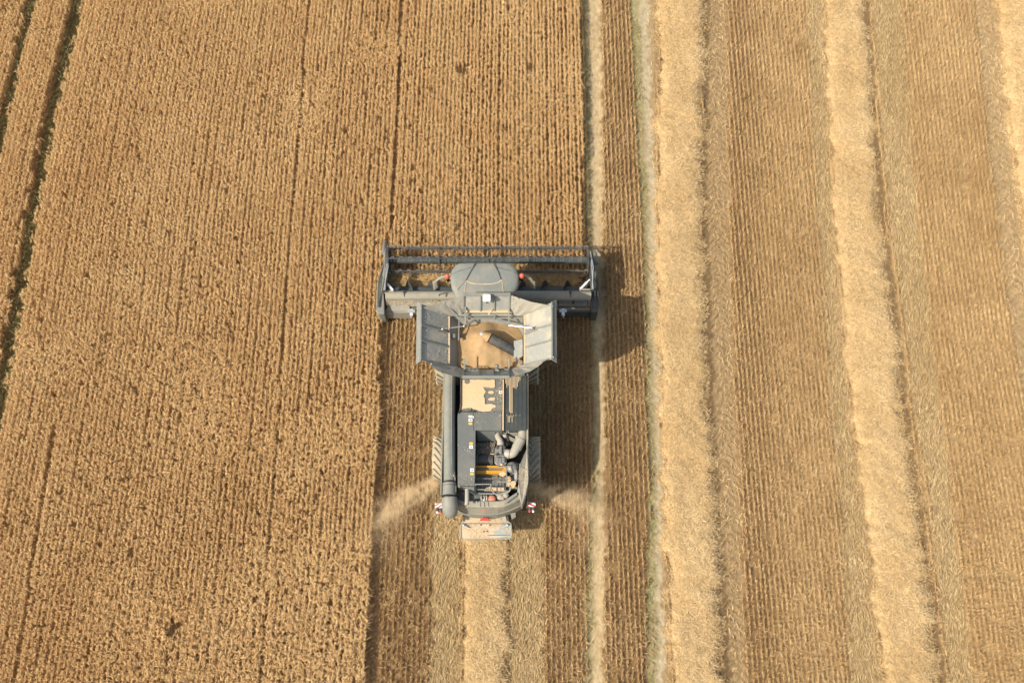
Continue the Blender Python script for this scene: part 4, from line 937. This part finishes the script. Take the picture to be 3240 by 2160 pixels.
mb = MB(); mb.slab([Z2(990, 1365, 2.83), Z2(1095, 1372, 2.83), Z2(1095, 1350, 2.83), Z2(1060, 1342, 2.83)], .02); mb.build('chaff_patch', M_LAYER, eng)
def arc3(pts, n=6):
    pts = [Vector(p) for p in pts]; out = []
    P = [pts[0]] + pts + [pts[-1]]
    for i in range(1, len(P) - 2):
        for k in range(n):
            t = k / n; p0, p1, p2, p3 = P[i - 1:i + 3]
            out.append(.5 * ((2 * p1) + (-p0 + p2) * t + (2 * p0 - 5 * p1 + 4 * p2 - p3) * t * t + (-p0 + 3 * p1 - 3 * p2 + p3) * t ** 3))
    out.append(P[-2]); return out
mb = MB(); mb.tube(arc3([Z2(1148, 1040, 3.0), Z2(1160, 1095, 3.05), Z2(1190, 1150, 3.08), Z2(1195, 1200, 3.05)]), .105, 16); mb.tube([Z2(1194, 1165, 3.07), Z2(1194, 1215, 3.05)], .125, 16); mb.build('intake_pipe', M_PIPE, eng, smooth=True)
mb = MB(); mb.tube(arc3([Z2(1540, 1000, 3.05), Z2(1532, 1090, 3.08), Z2(1492, 1160, 3.1), Z2(1440, 1260, 3.1), Z2(1395, 1330, 3.08), Z2(1340, 1350, 3.05), Z2(1285, 1335, 3.0)], 6), .15, 20)
mb.build('air_duct', M_PIPE, eng, smooth=True)
mb = MB(); mb.tube([Z2(1508, 1130, 3.1), Z2(1440, 1265, 3.1)], .175, 12); mb.tube([Z2(1330, 1352, 3.06), Z2(1320, 1350, 3.06)], .17, 16); mb.build('duct_sleeve', M_PIPE, eng)
mb = MB(); bp = [(1150, 1215), (1240, 1215), (1275, 1260), (1285, 1370), (1292, 1400), (1290, 1500), (1260, 1530), (1130, 1520), (1100, 1480), (1098, 1380), (1110, 1260)]
mb.prism([Z2(x, y, 3.02) for x, y in bp], 2.5, .95)
for q in ((1196, 1230, 1196, 1350), (1150, 1400, 1155, 1480), (1240, 1400, 1240, 1490), (1195, 1410, 1195, 1500)): mb.obox(Z2(q[0], q[1], 3.05), Z2(q[2], q[3], 3.05), .10, .09)
mb.obox(Z2(1110, 1380, 3.03), Z2(1285, 1380, 3.03), .06, .07)
cas = mb.build('filter_casting', M_CAST, eng, .025)
for x, y in ((1143, 1255), (1250, 1255), (1140, 1365), (1250, 1362)):
    mb = MB(); q = Z2(x, y, 3.0); mb.tube([up(q, 2.98), up(q, 3.08)], .055, 6); mb.tube([up(q, 3.07), up(q, 3.10)], .03, 6); mb.build('bolt', M_DARK, cas)
mb = MB(); q = Z2(1210, 1512, 3.04); mb.ball(q, .05, 8, .5); mb.build('chaff_patch', M_LAYER, cas)
rr_ = random.Random(11)
mb = MB()
for i in range(9):
    a_ = Z2(rr_.uniform(1215, 1300), rr_.uniform(1030, 1090), rr_.uniform(2.8, 3.0)); b_ = Z2(rr_.uniform(1270, 1400), rr_.uniform(1150, 1270), rr_.uniform(2.6, 2.9)); c_ = a_.lerp(b_, .5) + V3(rr_.uniform(-.08, .08), rr_.uniform(-.08, .08), .12)
    mb.tube(arc3([a_, c_, b_], 5), rr_.uniform(.012, .026), 6)
mb.tube([Z2(1215, 970, 3.35), Z2(1210, 1050, 3.15)], .03, 8); mb.build('cable', M_DARK, eng, smooth=True)
mb = MB(); mb.tube([Z2(1265, 1030, 3.12), Z2(1290, 1025, 3.13), Z2(1290, 1005, 3.13), Z2(1320, 1005, 3.13), Z2(1322, 1025, 3.13)], .012, 6); mb.ball(Z2(1400, 988, 3.15), .03, 8); mb.build('hose_clip', M_SILVER, eng)
mb = MB(); mb.ball(Z2(1262, 1068, 3.0), .09, 12); mb.build('pump', M_PIPE, eng, smooth=True)
mb = MB(); mb.tube([Z2(1455, 1080, 3.0), Z2(1450, 1110, 3.0)], .075, 12); mb.build('pipe_stub', M_PIPE, eng, smooth=True)
# yellow beams
mb = MB(); mb.prism([Z3(765, 332, 2.95), Z3(1040, 332, 2.95), Z3(1205, 350, 2.95), Z3(1205, 362, 2.95), Z3(765, 360, 2.95)], 2.8); mb.build('beam', M_YELLOW, body, .006, label='upper narrow amber beam across the engine bay')
mb = MB(); mb.prism([Z3(765, 402, 2.98), Z3(1150, 398, 2.98), Z3(1175, 360, 2.98), Z3(1207, 360, 2.98), Z3(1207, 450, 2.98), Z3(765, 452, 2.98)], 2.8); mb.build('beam', M_YELLOW, body, .006, label='wide amber beam across the engine bay')
mb = MB(); mb.prism([Z3(765, 366, 2.88), Z3(1160, 366, 2.88), Z3(1160, 396, 2.88), Z3(765, 396, 2.88)], 2.7); mb.build('beam_infill', M_CAST, body, .004)
mb = MB(); mb.prism([Z3(1095, 455, 3.0), Z3(1120, 428, 3.0), Z3(1165, 420, 3.0), Z3(1200, 435, 3.0), Z3(1200, 470, 3.0), Z3(1160, 494, 3.0), Z3(1120, 480, 3.0)], 2.96); mb.build('chaff_patch', M_LAYER, body)
# service platform: ribbed plate
mb = MB(); PZ = 2.75; mb.prism([Z3(765, 458, PZ), Z3(1212, 458, PZ), Z3(1212, 728, PZ), Z3(765, 728, PZ)], 2.66); plat = mb.build('service_platform', M_DECK, body)
mb = MB()
for xx in (800, 860, 920, 945, 975, 1070, 1080, 1130, 1180): mb.obox(Z3(xx, 480, PZ + .015), Z3(xx, 720, PZ + .015), .025, .03)
mb.build('plate_rib', M_CAST, plat)
mb = MB(); mb.slab([Z3(860, 705, PZ + .03), Z3(935, 640, PZ + .03), Z3(1060, 655, PZ + .03), Z3(1200, 650, PZ + .03), Z3(1205, 700, PZ + .03), Z3(1000, 712, PZ + .03)], .02); mb.build('chaff_patch', M_LAYER, plat)
mb = MB(); mb.tube([Z3(760, 605, 3.45), Z3(990, 603, 3.45)], .022, 8); mb.tube([Z3(760, 680, 3.2), Z3(990, 683, 3.2)], .02, 8); mb.tube([Z3(750, 742, 3.0), Z3(1030, 742, 3.0)], .03, 8); mb.tube([Z3(758, 600, 3.45), Z3(755, 742, 3.0)], .022, 8)
mb.tube(arc3([Z3(985, 605, 3.45), Z3(985, 660, 3.3), Z3(1010, 705, 3.25), Z3(1060, 748, 3.2), Z3(1150, 738, 3.2), Z3(1235, 718, 3.25), Z3(1265, 680, 3.3), Z3(1272, 640, 3.4)], 5), .028, 8)
mb.tube([Z3(1060, 720, 3.15), Z3(1235, 700, 3.15)], .018, 6); mb.tube([Z3(1075, 575, 3.3), Z3(1300, 568, 3.3)], .02, 6); mb.tube([Z3(1210, 345, 3.3), Z3(1215, 640, 3.3)], .02, 6); mb.tube([Z3(1090, 350, 3.25), Z3(1225, 345, 3.3)], .018, 6)
mb.tube([Z3(760, 520, 3.05), Z3(1300, 528, 3.1)], .012, 6)
mb.build('handrail', M_GREY, body, smooth=True)
# right hand machinery
mb = MB()
for i in range(14):
    x, y = rr_.uniform(1235, 1350), rr_.uniform(320, 640); z = rr_.uniform(2.5, 2.85); q = Z3(x, y, z); s_ = rr_.uniform(.08, .2)
    if i % 2: mb.box(q.x - s_, q.x + s_, q.y - s_ * .8, q.y + s_ * .8, 2.4, z)
    else: mb.tube([q + V3(0, -s_, 0), q + V3(0, s_, .02)], s_ * .6, 12)
mb.ball(Z3(1290, 360, 2.95), .2, 14, .7); mb.build('hydraulic_unit', M_CAST, eng, .01, smooth=True)
mb = MB()
for k_ in range(4): mb.tube(arc3([Z3(1325 + k_ * 8, 385, 3.0), Z3(1338 + k_ * 7, 440, 3.08), Z3(1330 + k_ * 9, 500, 3.02), Z3(1335 + k_ * 6, 560, 2.95)], 5), .02, 6)
mb.ball(Z3(1355, 660, 3.0), .05, 8); mb.build('silver_hose', M_SILVER, eng, smooth=True)
mb = MB(); 
for (x, y, a_, b2_) in ((1235, 560, .09, .22), (1305, 610, .09, .16)): q = Z3(x, y, 2.82); mb.prism([(q.x + a_ * math.cos(t_) * (1 + .25 * math.sin(3 * t_)), q.y + b2_ * math.sin(t_) * (1 + .2 * math.cos(2 * t_)), 2.82) for t_ in np.linspace(0, 2 * math.pi, 14)[:-1]], 2.76)
mb.build('chaff_patch', M_LAYER, eng)

# ---------------- rear bonnet
mb = MB()
inn = [(480, 815), (520, 838), (600, 868), (700, 860), (900, 857), (1100, 862), (1165, 850), (1200, 838), (1290, 790), (1370, 738)]
mid = [(478, 880), (520, 905), (600, 935), (700, 948), (900, 955), (1100, 948), (1180, 935), (1250, 905), (1340, 862), (1425, 800)]
low = [(482, 945), (530, 985), (600, 1015), (700, 1035), (900, 1046), (1080, 1038), (1180, 1012), (1260, 985), (1350, 945), (1440, 905)]
bot = [(486, 990), (530, 1012), (600, 1040), (700, 1060), (900, 1074), (1080, 1066), (1180, 1040), (1260, 1015), (1350, 972), (1450, 925)]
hs = (3.02, 2.9, 2.45, 2.1)
rows_ = [[Z3(x, y, h) for x, y in pl] for pl, h in zip((inn, mid, low, bot), hs)]
rows_.append([up(p, 1.5) + V3(0, .05, 0) for p in rows_[-1]])
n = 10; vs = [p for r_ in rows_ for p in r_]; vs2 = [p + V3(0, .05, -.04) for p in vs]; N = len(vs)
fs = [[i * n + j, i * n + j + 1, (i + 1) * n + j + 1, (i + 1) * n + j] for i in range(4) for j in range(n - 1)]
mb._add(vs + vs2, fs + [[a_ + N for a_ in f[::-1]] for f in fs] + [[j, j + N, j + 1 + N, j + 1] for j in range(n - 1)] + [[4 * n + j, 4 * n + j + 1, 4 * n + j + 1 + N, 4 * n + j + N] for j in range(n - 1)] + [[i * n, (i + 1) * n, (i + 1) * n + N, i * n + N] for i in range(4)] + [[i * n + n - 1, i * n + n - 1 + N, (i + 1) * n + n - 1 + N, (i + 1) * n + n - 1] for i in range(4)])
bon = mb.build('rear_bonnet', M_DUSTY, body, .01)
for kk_, (w_, h_) in ((1, (.02, .02)), (2, (.05, .03))):
    mb = MB()
    for i in range(n - 1): mb.obox(rows_[kk_][i] + V3(0, -.006, .011), rows_[kk_][i + 1] + V3(0, -.006, .011), w_, h_)
    mb.build('bonnet_trim', M_GREY, bon)
for x in (820, 880, 945): mb = MB(); mb.obox(Z3(x, 866, 3.03), Z3(x + (10 if x < 900 else -8), 940, 2.93), .015, .02); mb.build('bonnet_crease', M_GREY, bon)
mb = MB(); mb.prism([Z3(828, 962, 2.86), Z3(940, 962, 2.86), Z3(900, 992, 2.72), Z3(872, 992, 2.72)], 2.6); mb.build('faded_emblem_plate', M_SALMON, bon)
mb = MB(); mb.box(Z3(640, 780, 2.6).x, Z3(1180, 780, 2.6).x, Z3(900, 856, 2.7).y, Z3(900, 760, 2.7).y, 2.3, 2.72); mb.build('rear_recess', M_DECK, body, .01)
mb = MB(); 
for x in (850, 885, 918): mb.tube(arc3([Z3(x, 772, 2.95), Z3(x - 6 if x < 880 else x + 6, 805, 2.99), Z3(x, 845, 2.95)], 5), .028, 8)
mb.build('latch_rod', M_PIPE, bon, smooth=True)
mb = MB(); mb.box(Z3(866, 840, 3).x, Z3(890, 840, 3).x, Z3(870, 845, 3).y, Z3(870, 828, 3).y, 2.95, 3.02); mb.ball(Z3(773, 864, 3.06), .03, 8); mb.build('small_lamp', M_WHITE, bon)
q = Z3(996, 812, 3.0); mb = MB(); mb.tube([up(q, 2.72), up(q, 2.92)], .12, 18); mb.ball((q.x, q.y, 2.92), .14, 18, .5); mb.build('filler_cap', M_SALMON, bon, smooth=True)
mb = MB(); 
for x, y, r_ in ((1120, 790, .12), (1200, 765, .11), (1090, 762, .08), (1150, 800, .1)): q = Z3(x, y, 2.85); mb.tube([q + V3(-.05, 0, -.1), q], r_, 14); mb.ball(q, r_, 12, .6)
mb.build('muffler_cap', M_PIPE, bon, smooth=True)
mb = MB(); mb.tube([Z3(637, 680, 3.3), Z3(636, 840, 3.36), Z3(632, 905, 3.34)], .072, 16); mb.tube([Z3(632, 905, 3.34), Z3(632, 908, 3.34)], .078, 16); mb.build('exhaust_pipe', M_PIPE, body, smooth=True)
mb = MB(); mb.prism([Z3(478, 760, 3.0), Z3(550, 690, 3.0), Z3(600, 780, 3.0), Z3(605, 862, 3.0), Z3(480, 812, 3.0)], 2.9); mb.tube([Z3(545, 700, 2.95), Z3(550, 800, 2.95)], .05, 8); mb.build('corner_gusset', M_DARK, body)
mb = MB(); mb.slab([Z3(1170, 848, 3.12), Z3(1360, 722, 3.12), Z3(1372, 760, 3.12), Z3(1185, 895, 3.12)], .06); mb.build('corner_brace', M_GREY, body, .01)
# warning plates and lamps
for sgn, x0_, x1_, yy in ((0, 167, 287, 890), (1, 1512, 1636, 876)):
    a_, b_ = Z3(x0_, yy, 1.75), Z3(x1_, yy, 1.75); c_, d_ = Z3(x1_, yy + 60, 1.53), Z3(x0_, yy + 60, 1.53)
    mb = MB(); mb.slab([a_, b_, c_, d_], .02); wp = mb.build('warning_plate', M_WHITE, body, .004, label='red and white striped warning plate')
    mb = MB()
    def pq(s, t): return a_.lerp(b_, s).lerp(d_.lerp(c_, s), t) + V3(0, -.004, .006)
    if sgn: st = [[(.0, 0), (.28, 0), (1, .72), (1, 1), (.88, 1), (0, .18)][:6], [(.72, 0), (1, 0), (1, .22)], [(0, .62), (.38, 1), (0, 1)]]
    else: st = [[(1, 0), (1, .3), (.38, 1), (.1, 1)], [(.55, 0), (.3, 0), (0, .35), (0, .62)], [(1, .85), (1, 1), (.85, 1)]]
    for pl in st: mb.slab([pq(*p) for p in pl], .004)
    mb.build('red_stripe', M_REDW, wp)
    mb = MB(); mb.obox(c_.lerp(d_, .5) + V3(0, -.02, -.03), V3(XBL + .02 if not sgn else XBR - .02, c_.y + .1, 1.55), .06, .05)
    for t in (.3, .72): q = d_.lerp(c_, t) + V3(0, -.1, -.05); mb.tube([q + V3(0, .1, 0), q + V3(0, -.02, 0)], .055, 12)
    mb.build('lamp_bracket', M_DARK, body)
    for t, mt in ((.3, M_WHITE if not sgn else M_RED), (.72, M_RED if not sgn else M_WHITE)):
        q = d_.lerp(c_, t) + V3(0, -.12, -.05); mb = MB(); mb.tube([q, q + V3(0, -.04, 0)], [.045, .04], 12); mb.ball(q + V3(0, -.03, 0), .04, 10); mb.build('tail_lamp', mt, body, smooth=True)
mb = MB(); mb.slab([Z3(868, 1096, 1.95), Z3(930, 1096, 1.95), Z3(977, 1138, 1.72), Z3(820, 1138, 1.72)], .03); mb.build('slow_vehicle_triangle', M_RED, body, .004, label='red triangular slow vehicle sign')
mb = MB(); 
for x in (880, 905, 925): mb.obox(Z3(x, 1072, 1.98), Z3(x, 1098, 1.95), .03, .04)
mb.build('sign_bracket', M_DARK, body)
# straw chute
CZ = 1.25
outl = [(640, 1060), (1210, 1055), (1240, 1150), (1270, 1178), (1279, 1200), (1279, 1365), (1270, 1388), (1248, 1402), (900, 1410), (575, 1414), (552, 1404), (540, 1385), (540, 1205), (552, 1185), (600, 1135)]
mb = MB(); mb.slab([Z3(x, y, CZ + .3 * (1400 - y) / 340) for x, y in outl], .05); chu = mb.build('straw_chute', M_CHUTE, body, .012)
mb = MB(); P_ = [Z3(x, y, CZ + .3 * (1400 - y) / 340 + .015) for x, y in outl[2:]]
for i in range(len(P_) - 1): mb.obox(P_[i], P_[i + 1], .025, .05)
mb.build('chute_rim', M_HOP, chu)
mb = MB(); mb.obox(Z3(560, 1180, CZ + .21), Z3(1250, 1182, CZ + .21), .02, .03)
mb.obox(Z3(940, 1352, CZ + .06), Z3(1272, 1348, CZ + .06), .02, .02); mb.build('chute_seam', M_CAST, chu)
for a_, b_ in (((585, 1205), (672, 1245)), ((1225, 1200), (1095, 1258))):
    mb = MB(); p_, q_ = Z3(*a_, CZ + .25), Z3(*b_, CZ + .2); mb.tube([p_, p_.lerp(q_, .6)], .035, 10); mb.tube([p_.lerp(q_, .5), q_], .02, 8); mb.ball(p_, .045, 8); mb.build('chute_cylinder', M_SILVER, chu, smooth=True)
mb = MB()
for x, y in ((838, 1200), (972, 1203), (882, 1293), (930, 1291)): q = Z3(x, y, CZ + .3 * (1400 - y) / 340 + .01); mb.tube([q, q + V3(0, 0, .02)], .025, 8)
for x in (592, 1215): mb.obox(Z3(x, 1062, 1.75), Z3(x + (0 if x < 900 else 12), 1128, 1.6), .08, .1)
mb.build('chute_bolt', M_DARK, chu)
mb = MB(); mb.prism([Z3(1268, 1030, 1.7), Z3(1345, 1012, 1.7), Z3(1350, 1082, 1.6), Z3(1290, 1115, 1.6)], 1.45); mb.build('side_deflector', M_GREY, body, .015)
# chaff spreader housings at the sides of the chute (under the bonnet)
mb = MB(); ys = Z3(900, 650, 1.2).y
mb.box(XBL + .1, XBR - .1, ys - .6, ys + .5, .8, 1.5); mb.build('chaff_spreader', M_DARK, body, .05)

# loose chaff caught on the upper surfaces
def sprinkle(zf_, quad, z, n, size, parent, seed):
    r = np.random.default_rng(seed); a, b_, c_, d_ = [np.array(zf_(x, y, zz)) for (x, y), zz in zip(quad, z if isinstance(z, (list, tuple)) else [z] * 4)]
    u, v = r.random((n, 1)), r.random((n, 1)) ** 1.0
    P = (a * (1 - u) + b_ * u) * (1 - v) + (d_ * (1 - u) + c_ * u) * v + [0, 0, .006]
    P = P[vnoise(P[:, 0], P[:, 1], seed, 3) + .2 * r.random(len(P)) > .5]
    A = Acc(); A.add(strips(P - np.array(ROOT), dirs(r.random(len(P)) * 6.28, r.uniform(-.05, .3, len(P))), r.uniform(.5, 1.8, len(P)) * size, size * .6, r.random(len(P))), np.clip(.4 + r.normal(0, .25, len(P)), 0, 1))
    return link(A.obj('loose_chaff', M_DUST), parent, kind='stuff')
M_DUST = ramp_mat('chaff', [(0, (.46, .34, .20)), (.5, (.66, .52, .33)), (1, (.80, .66, .45))])
sprinkle(Z2, [(570, 190), (1225, 190), (1225, 740), (570, 740)], DZ + .01, 1500, .02, deck, 301)
sprinkle(Z2, [(780, 700), (1220, 700), (1220, 975), (780, 975)], DZ + .06, 120, .018, deck, 302)
sprinkle(Z3, [(500, 20), (755, 20), (745, 640), (500, 640)], SZ + .008, 250, .018, sb, 303)
sprinkle(Z2, [(815, 1170), (1120, 1170), (1200, 1900), (815, 1900)], 2.82, 350, .022, eng, 304)
sprinkle(Z3, [(480, 880), (1420, 870), (1400, 940), (500, 950)], 2.93, 700, .02, bon, 305)
sprinkle(Z3, [(560, 1190), (1260, 1190), (1260, 1395), (560, 1395)], [CZ + .20, CZ + .20, CZ + .01, CZ + .01], 1500, .022, chu, 311)
sprinkle(Z3, [(640, 1075), (1200, 1075), (1240, 1170), (590, 1170)], [CZ + .30, CZ + .30, CZ + .21, CZ + .21], 900, .022, chu, 312)
sprinkle(Z3, [(1390, 320), (1530, 320), (1500, 780), (1390, 700)], 3.27, 350, .02, body, 306)
sprinkle(Z1, [(180, 618), (1800, 618), (1800, 690), (180, 690)], [1.30, 1.30, 1.0, 1.0], 1600, .025, hdr, 307)
sprinkle(Z4, [(200, 400), (618, 550), (618, 1255), (195, 1190)], [HT + .01, HH + .02, HH + .02, HT + .01], 900, .018, fL, 308)
sprinkle(Z4, [(2102, 360), (1702, 535), (1700, 1245), (2106, 1180)], [HT + .01, HH + .02, HH + .02, HT + .01], 700, .018, fR, 309)

# ---------------- wheels
def wheel(name, x_in, x_out, yc, R_, label):
    s = 1 if x_out > x_in else -1; wd = abs(x_out - x_in)
    prof = [(0, .62), (0, .93), (.06, .975), (.5, 1.0), (.94, .975), (1, .93), (1, .62)]
    seg = 64; vs = []
    for k in range(seg):
        t = 2 * math.pi * k / seg
        for u, q in prof: vs.append(V3(x_in + s * wd * u, yc + R_ * .955 * q * math.cos(t), R_ + R_ * .955 * q * math.sin(t)))
    m_ = len(prof); fs = [[k * m_ + j, k * m_ + j + 1, ((k + 1) % seg) * m_ + j + 1, ((k + 1) % seg) * m_ + j] for k in range(seg) for j in range(m_ - 1)]
    mb = MB(); mb._add(vs, fs)
    nl = 20 if R_ < .9 else 24
    for k in range(nl * 2):
        side = k % 2; t0 = 2 * math.pi * k / (nl * 2); prev = None
        for j in range(6):
            u = j / 5; xx = (.5 + (.48 * u if side else -.48 * u)); t = t0 - .30 * u ** .85 * (.8 / R_) * 1.6 + .02
            c_ = V3(x_in + s * wd * xx, yc + R_ * .975 * math.cos(t), R_ + R_ * .975 * math.sin(t))
            if prev is not None:
                d = (c_ - prev); nrm = V3(0, c_.y - yc, c_.z - R_).normalized(); sd = d.cross(nrm).normalized()
                hw = R_ * .042; hh = R_ * .035
                vv = [p + sd * i_ * hw + nrm * j_ * hh for p in (prev - d * .06, c_) for i_, j_ in ((-1, -1), (1, -1), (.8, 1), (-.8, 1))]
                mb._add(vv, [[3, 2, 1, 0], [4, 5, 6, 7]] + [[i_, (i_ + 1) % 4, (i_ + 1) % 4 + 4, i_ + 4] for i_ in range(4)])
            prev = c_
    wh = MB(); wh.tube([V3(x_in + s * wd * .1, yc, R_), V3(x_in + s * wd * .75, yc, R_)], R_ * .6, 28); wh.tube([V3(x_in + s * wd * .75, yc, R_), V3(x_in + s * wd * .85, yc, R_)], R_ * .25, 16)
    w_ = wh.build('wheel', M_GREY, None, .02, smooth=True, label=label); mb.build('tyre', M_TYRE, w_, 0, label=None)
    return w_
yr0 = (Z2(200, 1130, .8).y + Z3(200, 570, .8).y) / 2
xl_o, xr_o = Z2(140, 1500, 1.4).x, Z2(1812, 1500, 1.4).x
RW = .84
wheel('w', xl_o + .62, xl_o, yr0, RW, 'left rear wheel'); wheel('w', xr_o - .62, xr_o, yr0, RW, 'right rear wheel')
yF0 = Z2(200, 245, 1.0).y + 1.0; xfl, xfr = Z2(177, 150, 1.7).x, Z2(1788, 150, 1.7).x
wheel('w', xfl + .8, xfl, yF0, 1.02, 'left front wheel'); wheel('w', xfr - .8, xfr, yF0, 1.02, 'right front wheel')
mb = MB(); mb.tube([V3(xl_o + .3, yr0, .84), V3(xr_o - .3, yr0, .84)], .12, 12); mb.tube([V3(xfl + .3, yF0, 1.02), V3(xfr - .3, yF0, 1.02)], .18, 12); mb.build('axle', M_BLACK, None)

# ---------------- cut crop lying on the header table
n_ = 16000; X = XFL + .1 + rng.random(n_) * (XFR - XFL - .2); Y = AY + .05 + rng.random(n_) * (yk - AY + .1)
A = Acc(); zz = .40 + .16 * vnoise(X, Y, 91, 3) * np.clip((yk - Y) / .3, .2, 1) + rng.random(n_) * .05
A.add(strips(np.stack([X, Y, zz], -1) - np.array(ROOT), dirs(rng.normal(-1.57, .9, n_), rng.normal(.15, .3, n_)), rng.uniform(.10, .28, n_), rng.uniform(.01, .018, n_), rng.normal(0, .8, n_), .05), np.clip(.5 + rng.normal(0, .25, n_), 0, 1))
o = A.obj('cut_crop', M_CHAFF); o.location = ROOT
link(o, label='freshly cut wheat straw lying on the header table behind the reel', cat='straw', kind='stuff')

# ---------------- chaff thrown out on both sides
def plume(pts, rads, n, seed, label, size):
    r = np.random.default_rng(seed); c = np.array(arc3(pts, 8)); k = len(c) - 1
    t = r.beta(1.0, 1.25, n) * .999 * k; i0 = t.astype(int); f = (t - i0)[:, None]
    P = c[i0] * (1 - f) + c[i0 + 1] * f; rad = np.interp(t / k, np.linspace(0, 1, len(rads)), rads)
    off = r.normal(0, 1, (n, 3)); wob = vnoise(t * 1.5, off[:, 0] * 0, seed, 1.0) - .5
    P = P + off * rad[:, None] * [.42, .42, .3] + np.stack([wob * 0, wob * .2, wob * .1], -1)
    keep = (vnoise(P[:, 0] * 2.4 + P[:, 1] * 1.5, P[:, 1] * 5 - P[:, 0] * 2, seed, 1.0) * .6 + vnoise(P[:, 0], P[:, 1], seed + 1, 9) * .4) > r.random(n) * .75 + .02
    P = P[keep]; n = len(P); P[:, 2] = np.maximum(P[:, 2], .25)
    A = Acc(); A.add(strips(P - np.array(ROOT), dirs(r.random(n) * 6.28, r.uniform(-1, 1, n)), r.uniform(.6, 1.6, n) * size, size * .7, r.random(n) * 3), np.clip(.6 + r.normal(0, .2, n), 0, 1))
    o = A.obj('chaff_dust', M_PLUME); o.location = ROOT
    return link(o, label=label, cat='dust', kind='stuff')
M_PLUME = ramp_mat('flying_chaff', [(0, (.62, .45, .255)), (.5, (.76, .58, .35)), (1, (.86, .70, .46))])
plume([Z3(180, 590, 1.0), at(1330, 1552, 1.0), at(1285, 1575, .9), at(1240, 1612, .75), at(1205, 1655, .5), at(1190, 1740, .45)], [.22, .36, .50, .6, .85, 1.5], 150000, 1, 'cloud of pale chaff dust blown out on the left rear of the harvester', .0082)
plume([Z3(1530, 610, 1.0), at(1725, 1555, 1.0), at(1780, 1572, .9), at(1840, 1592, .75), at(1880, 1635, .5), at(1880, 1720, .45)], [.22, .38, .5, .7, .95, 1.4], 92000, 2, 'thin cloud of chaff dust blown out on the right rear of the harvester', .0082)
print('done')
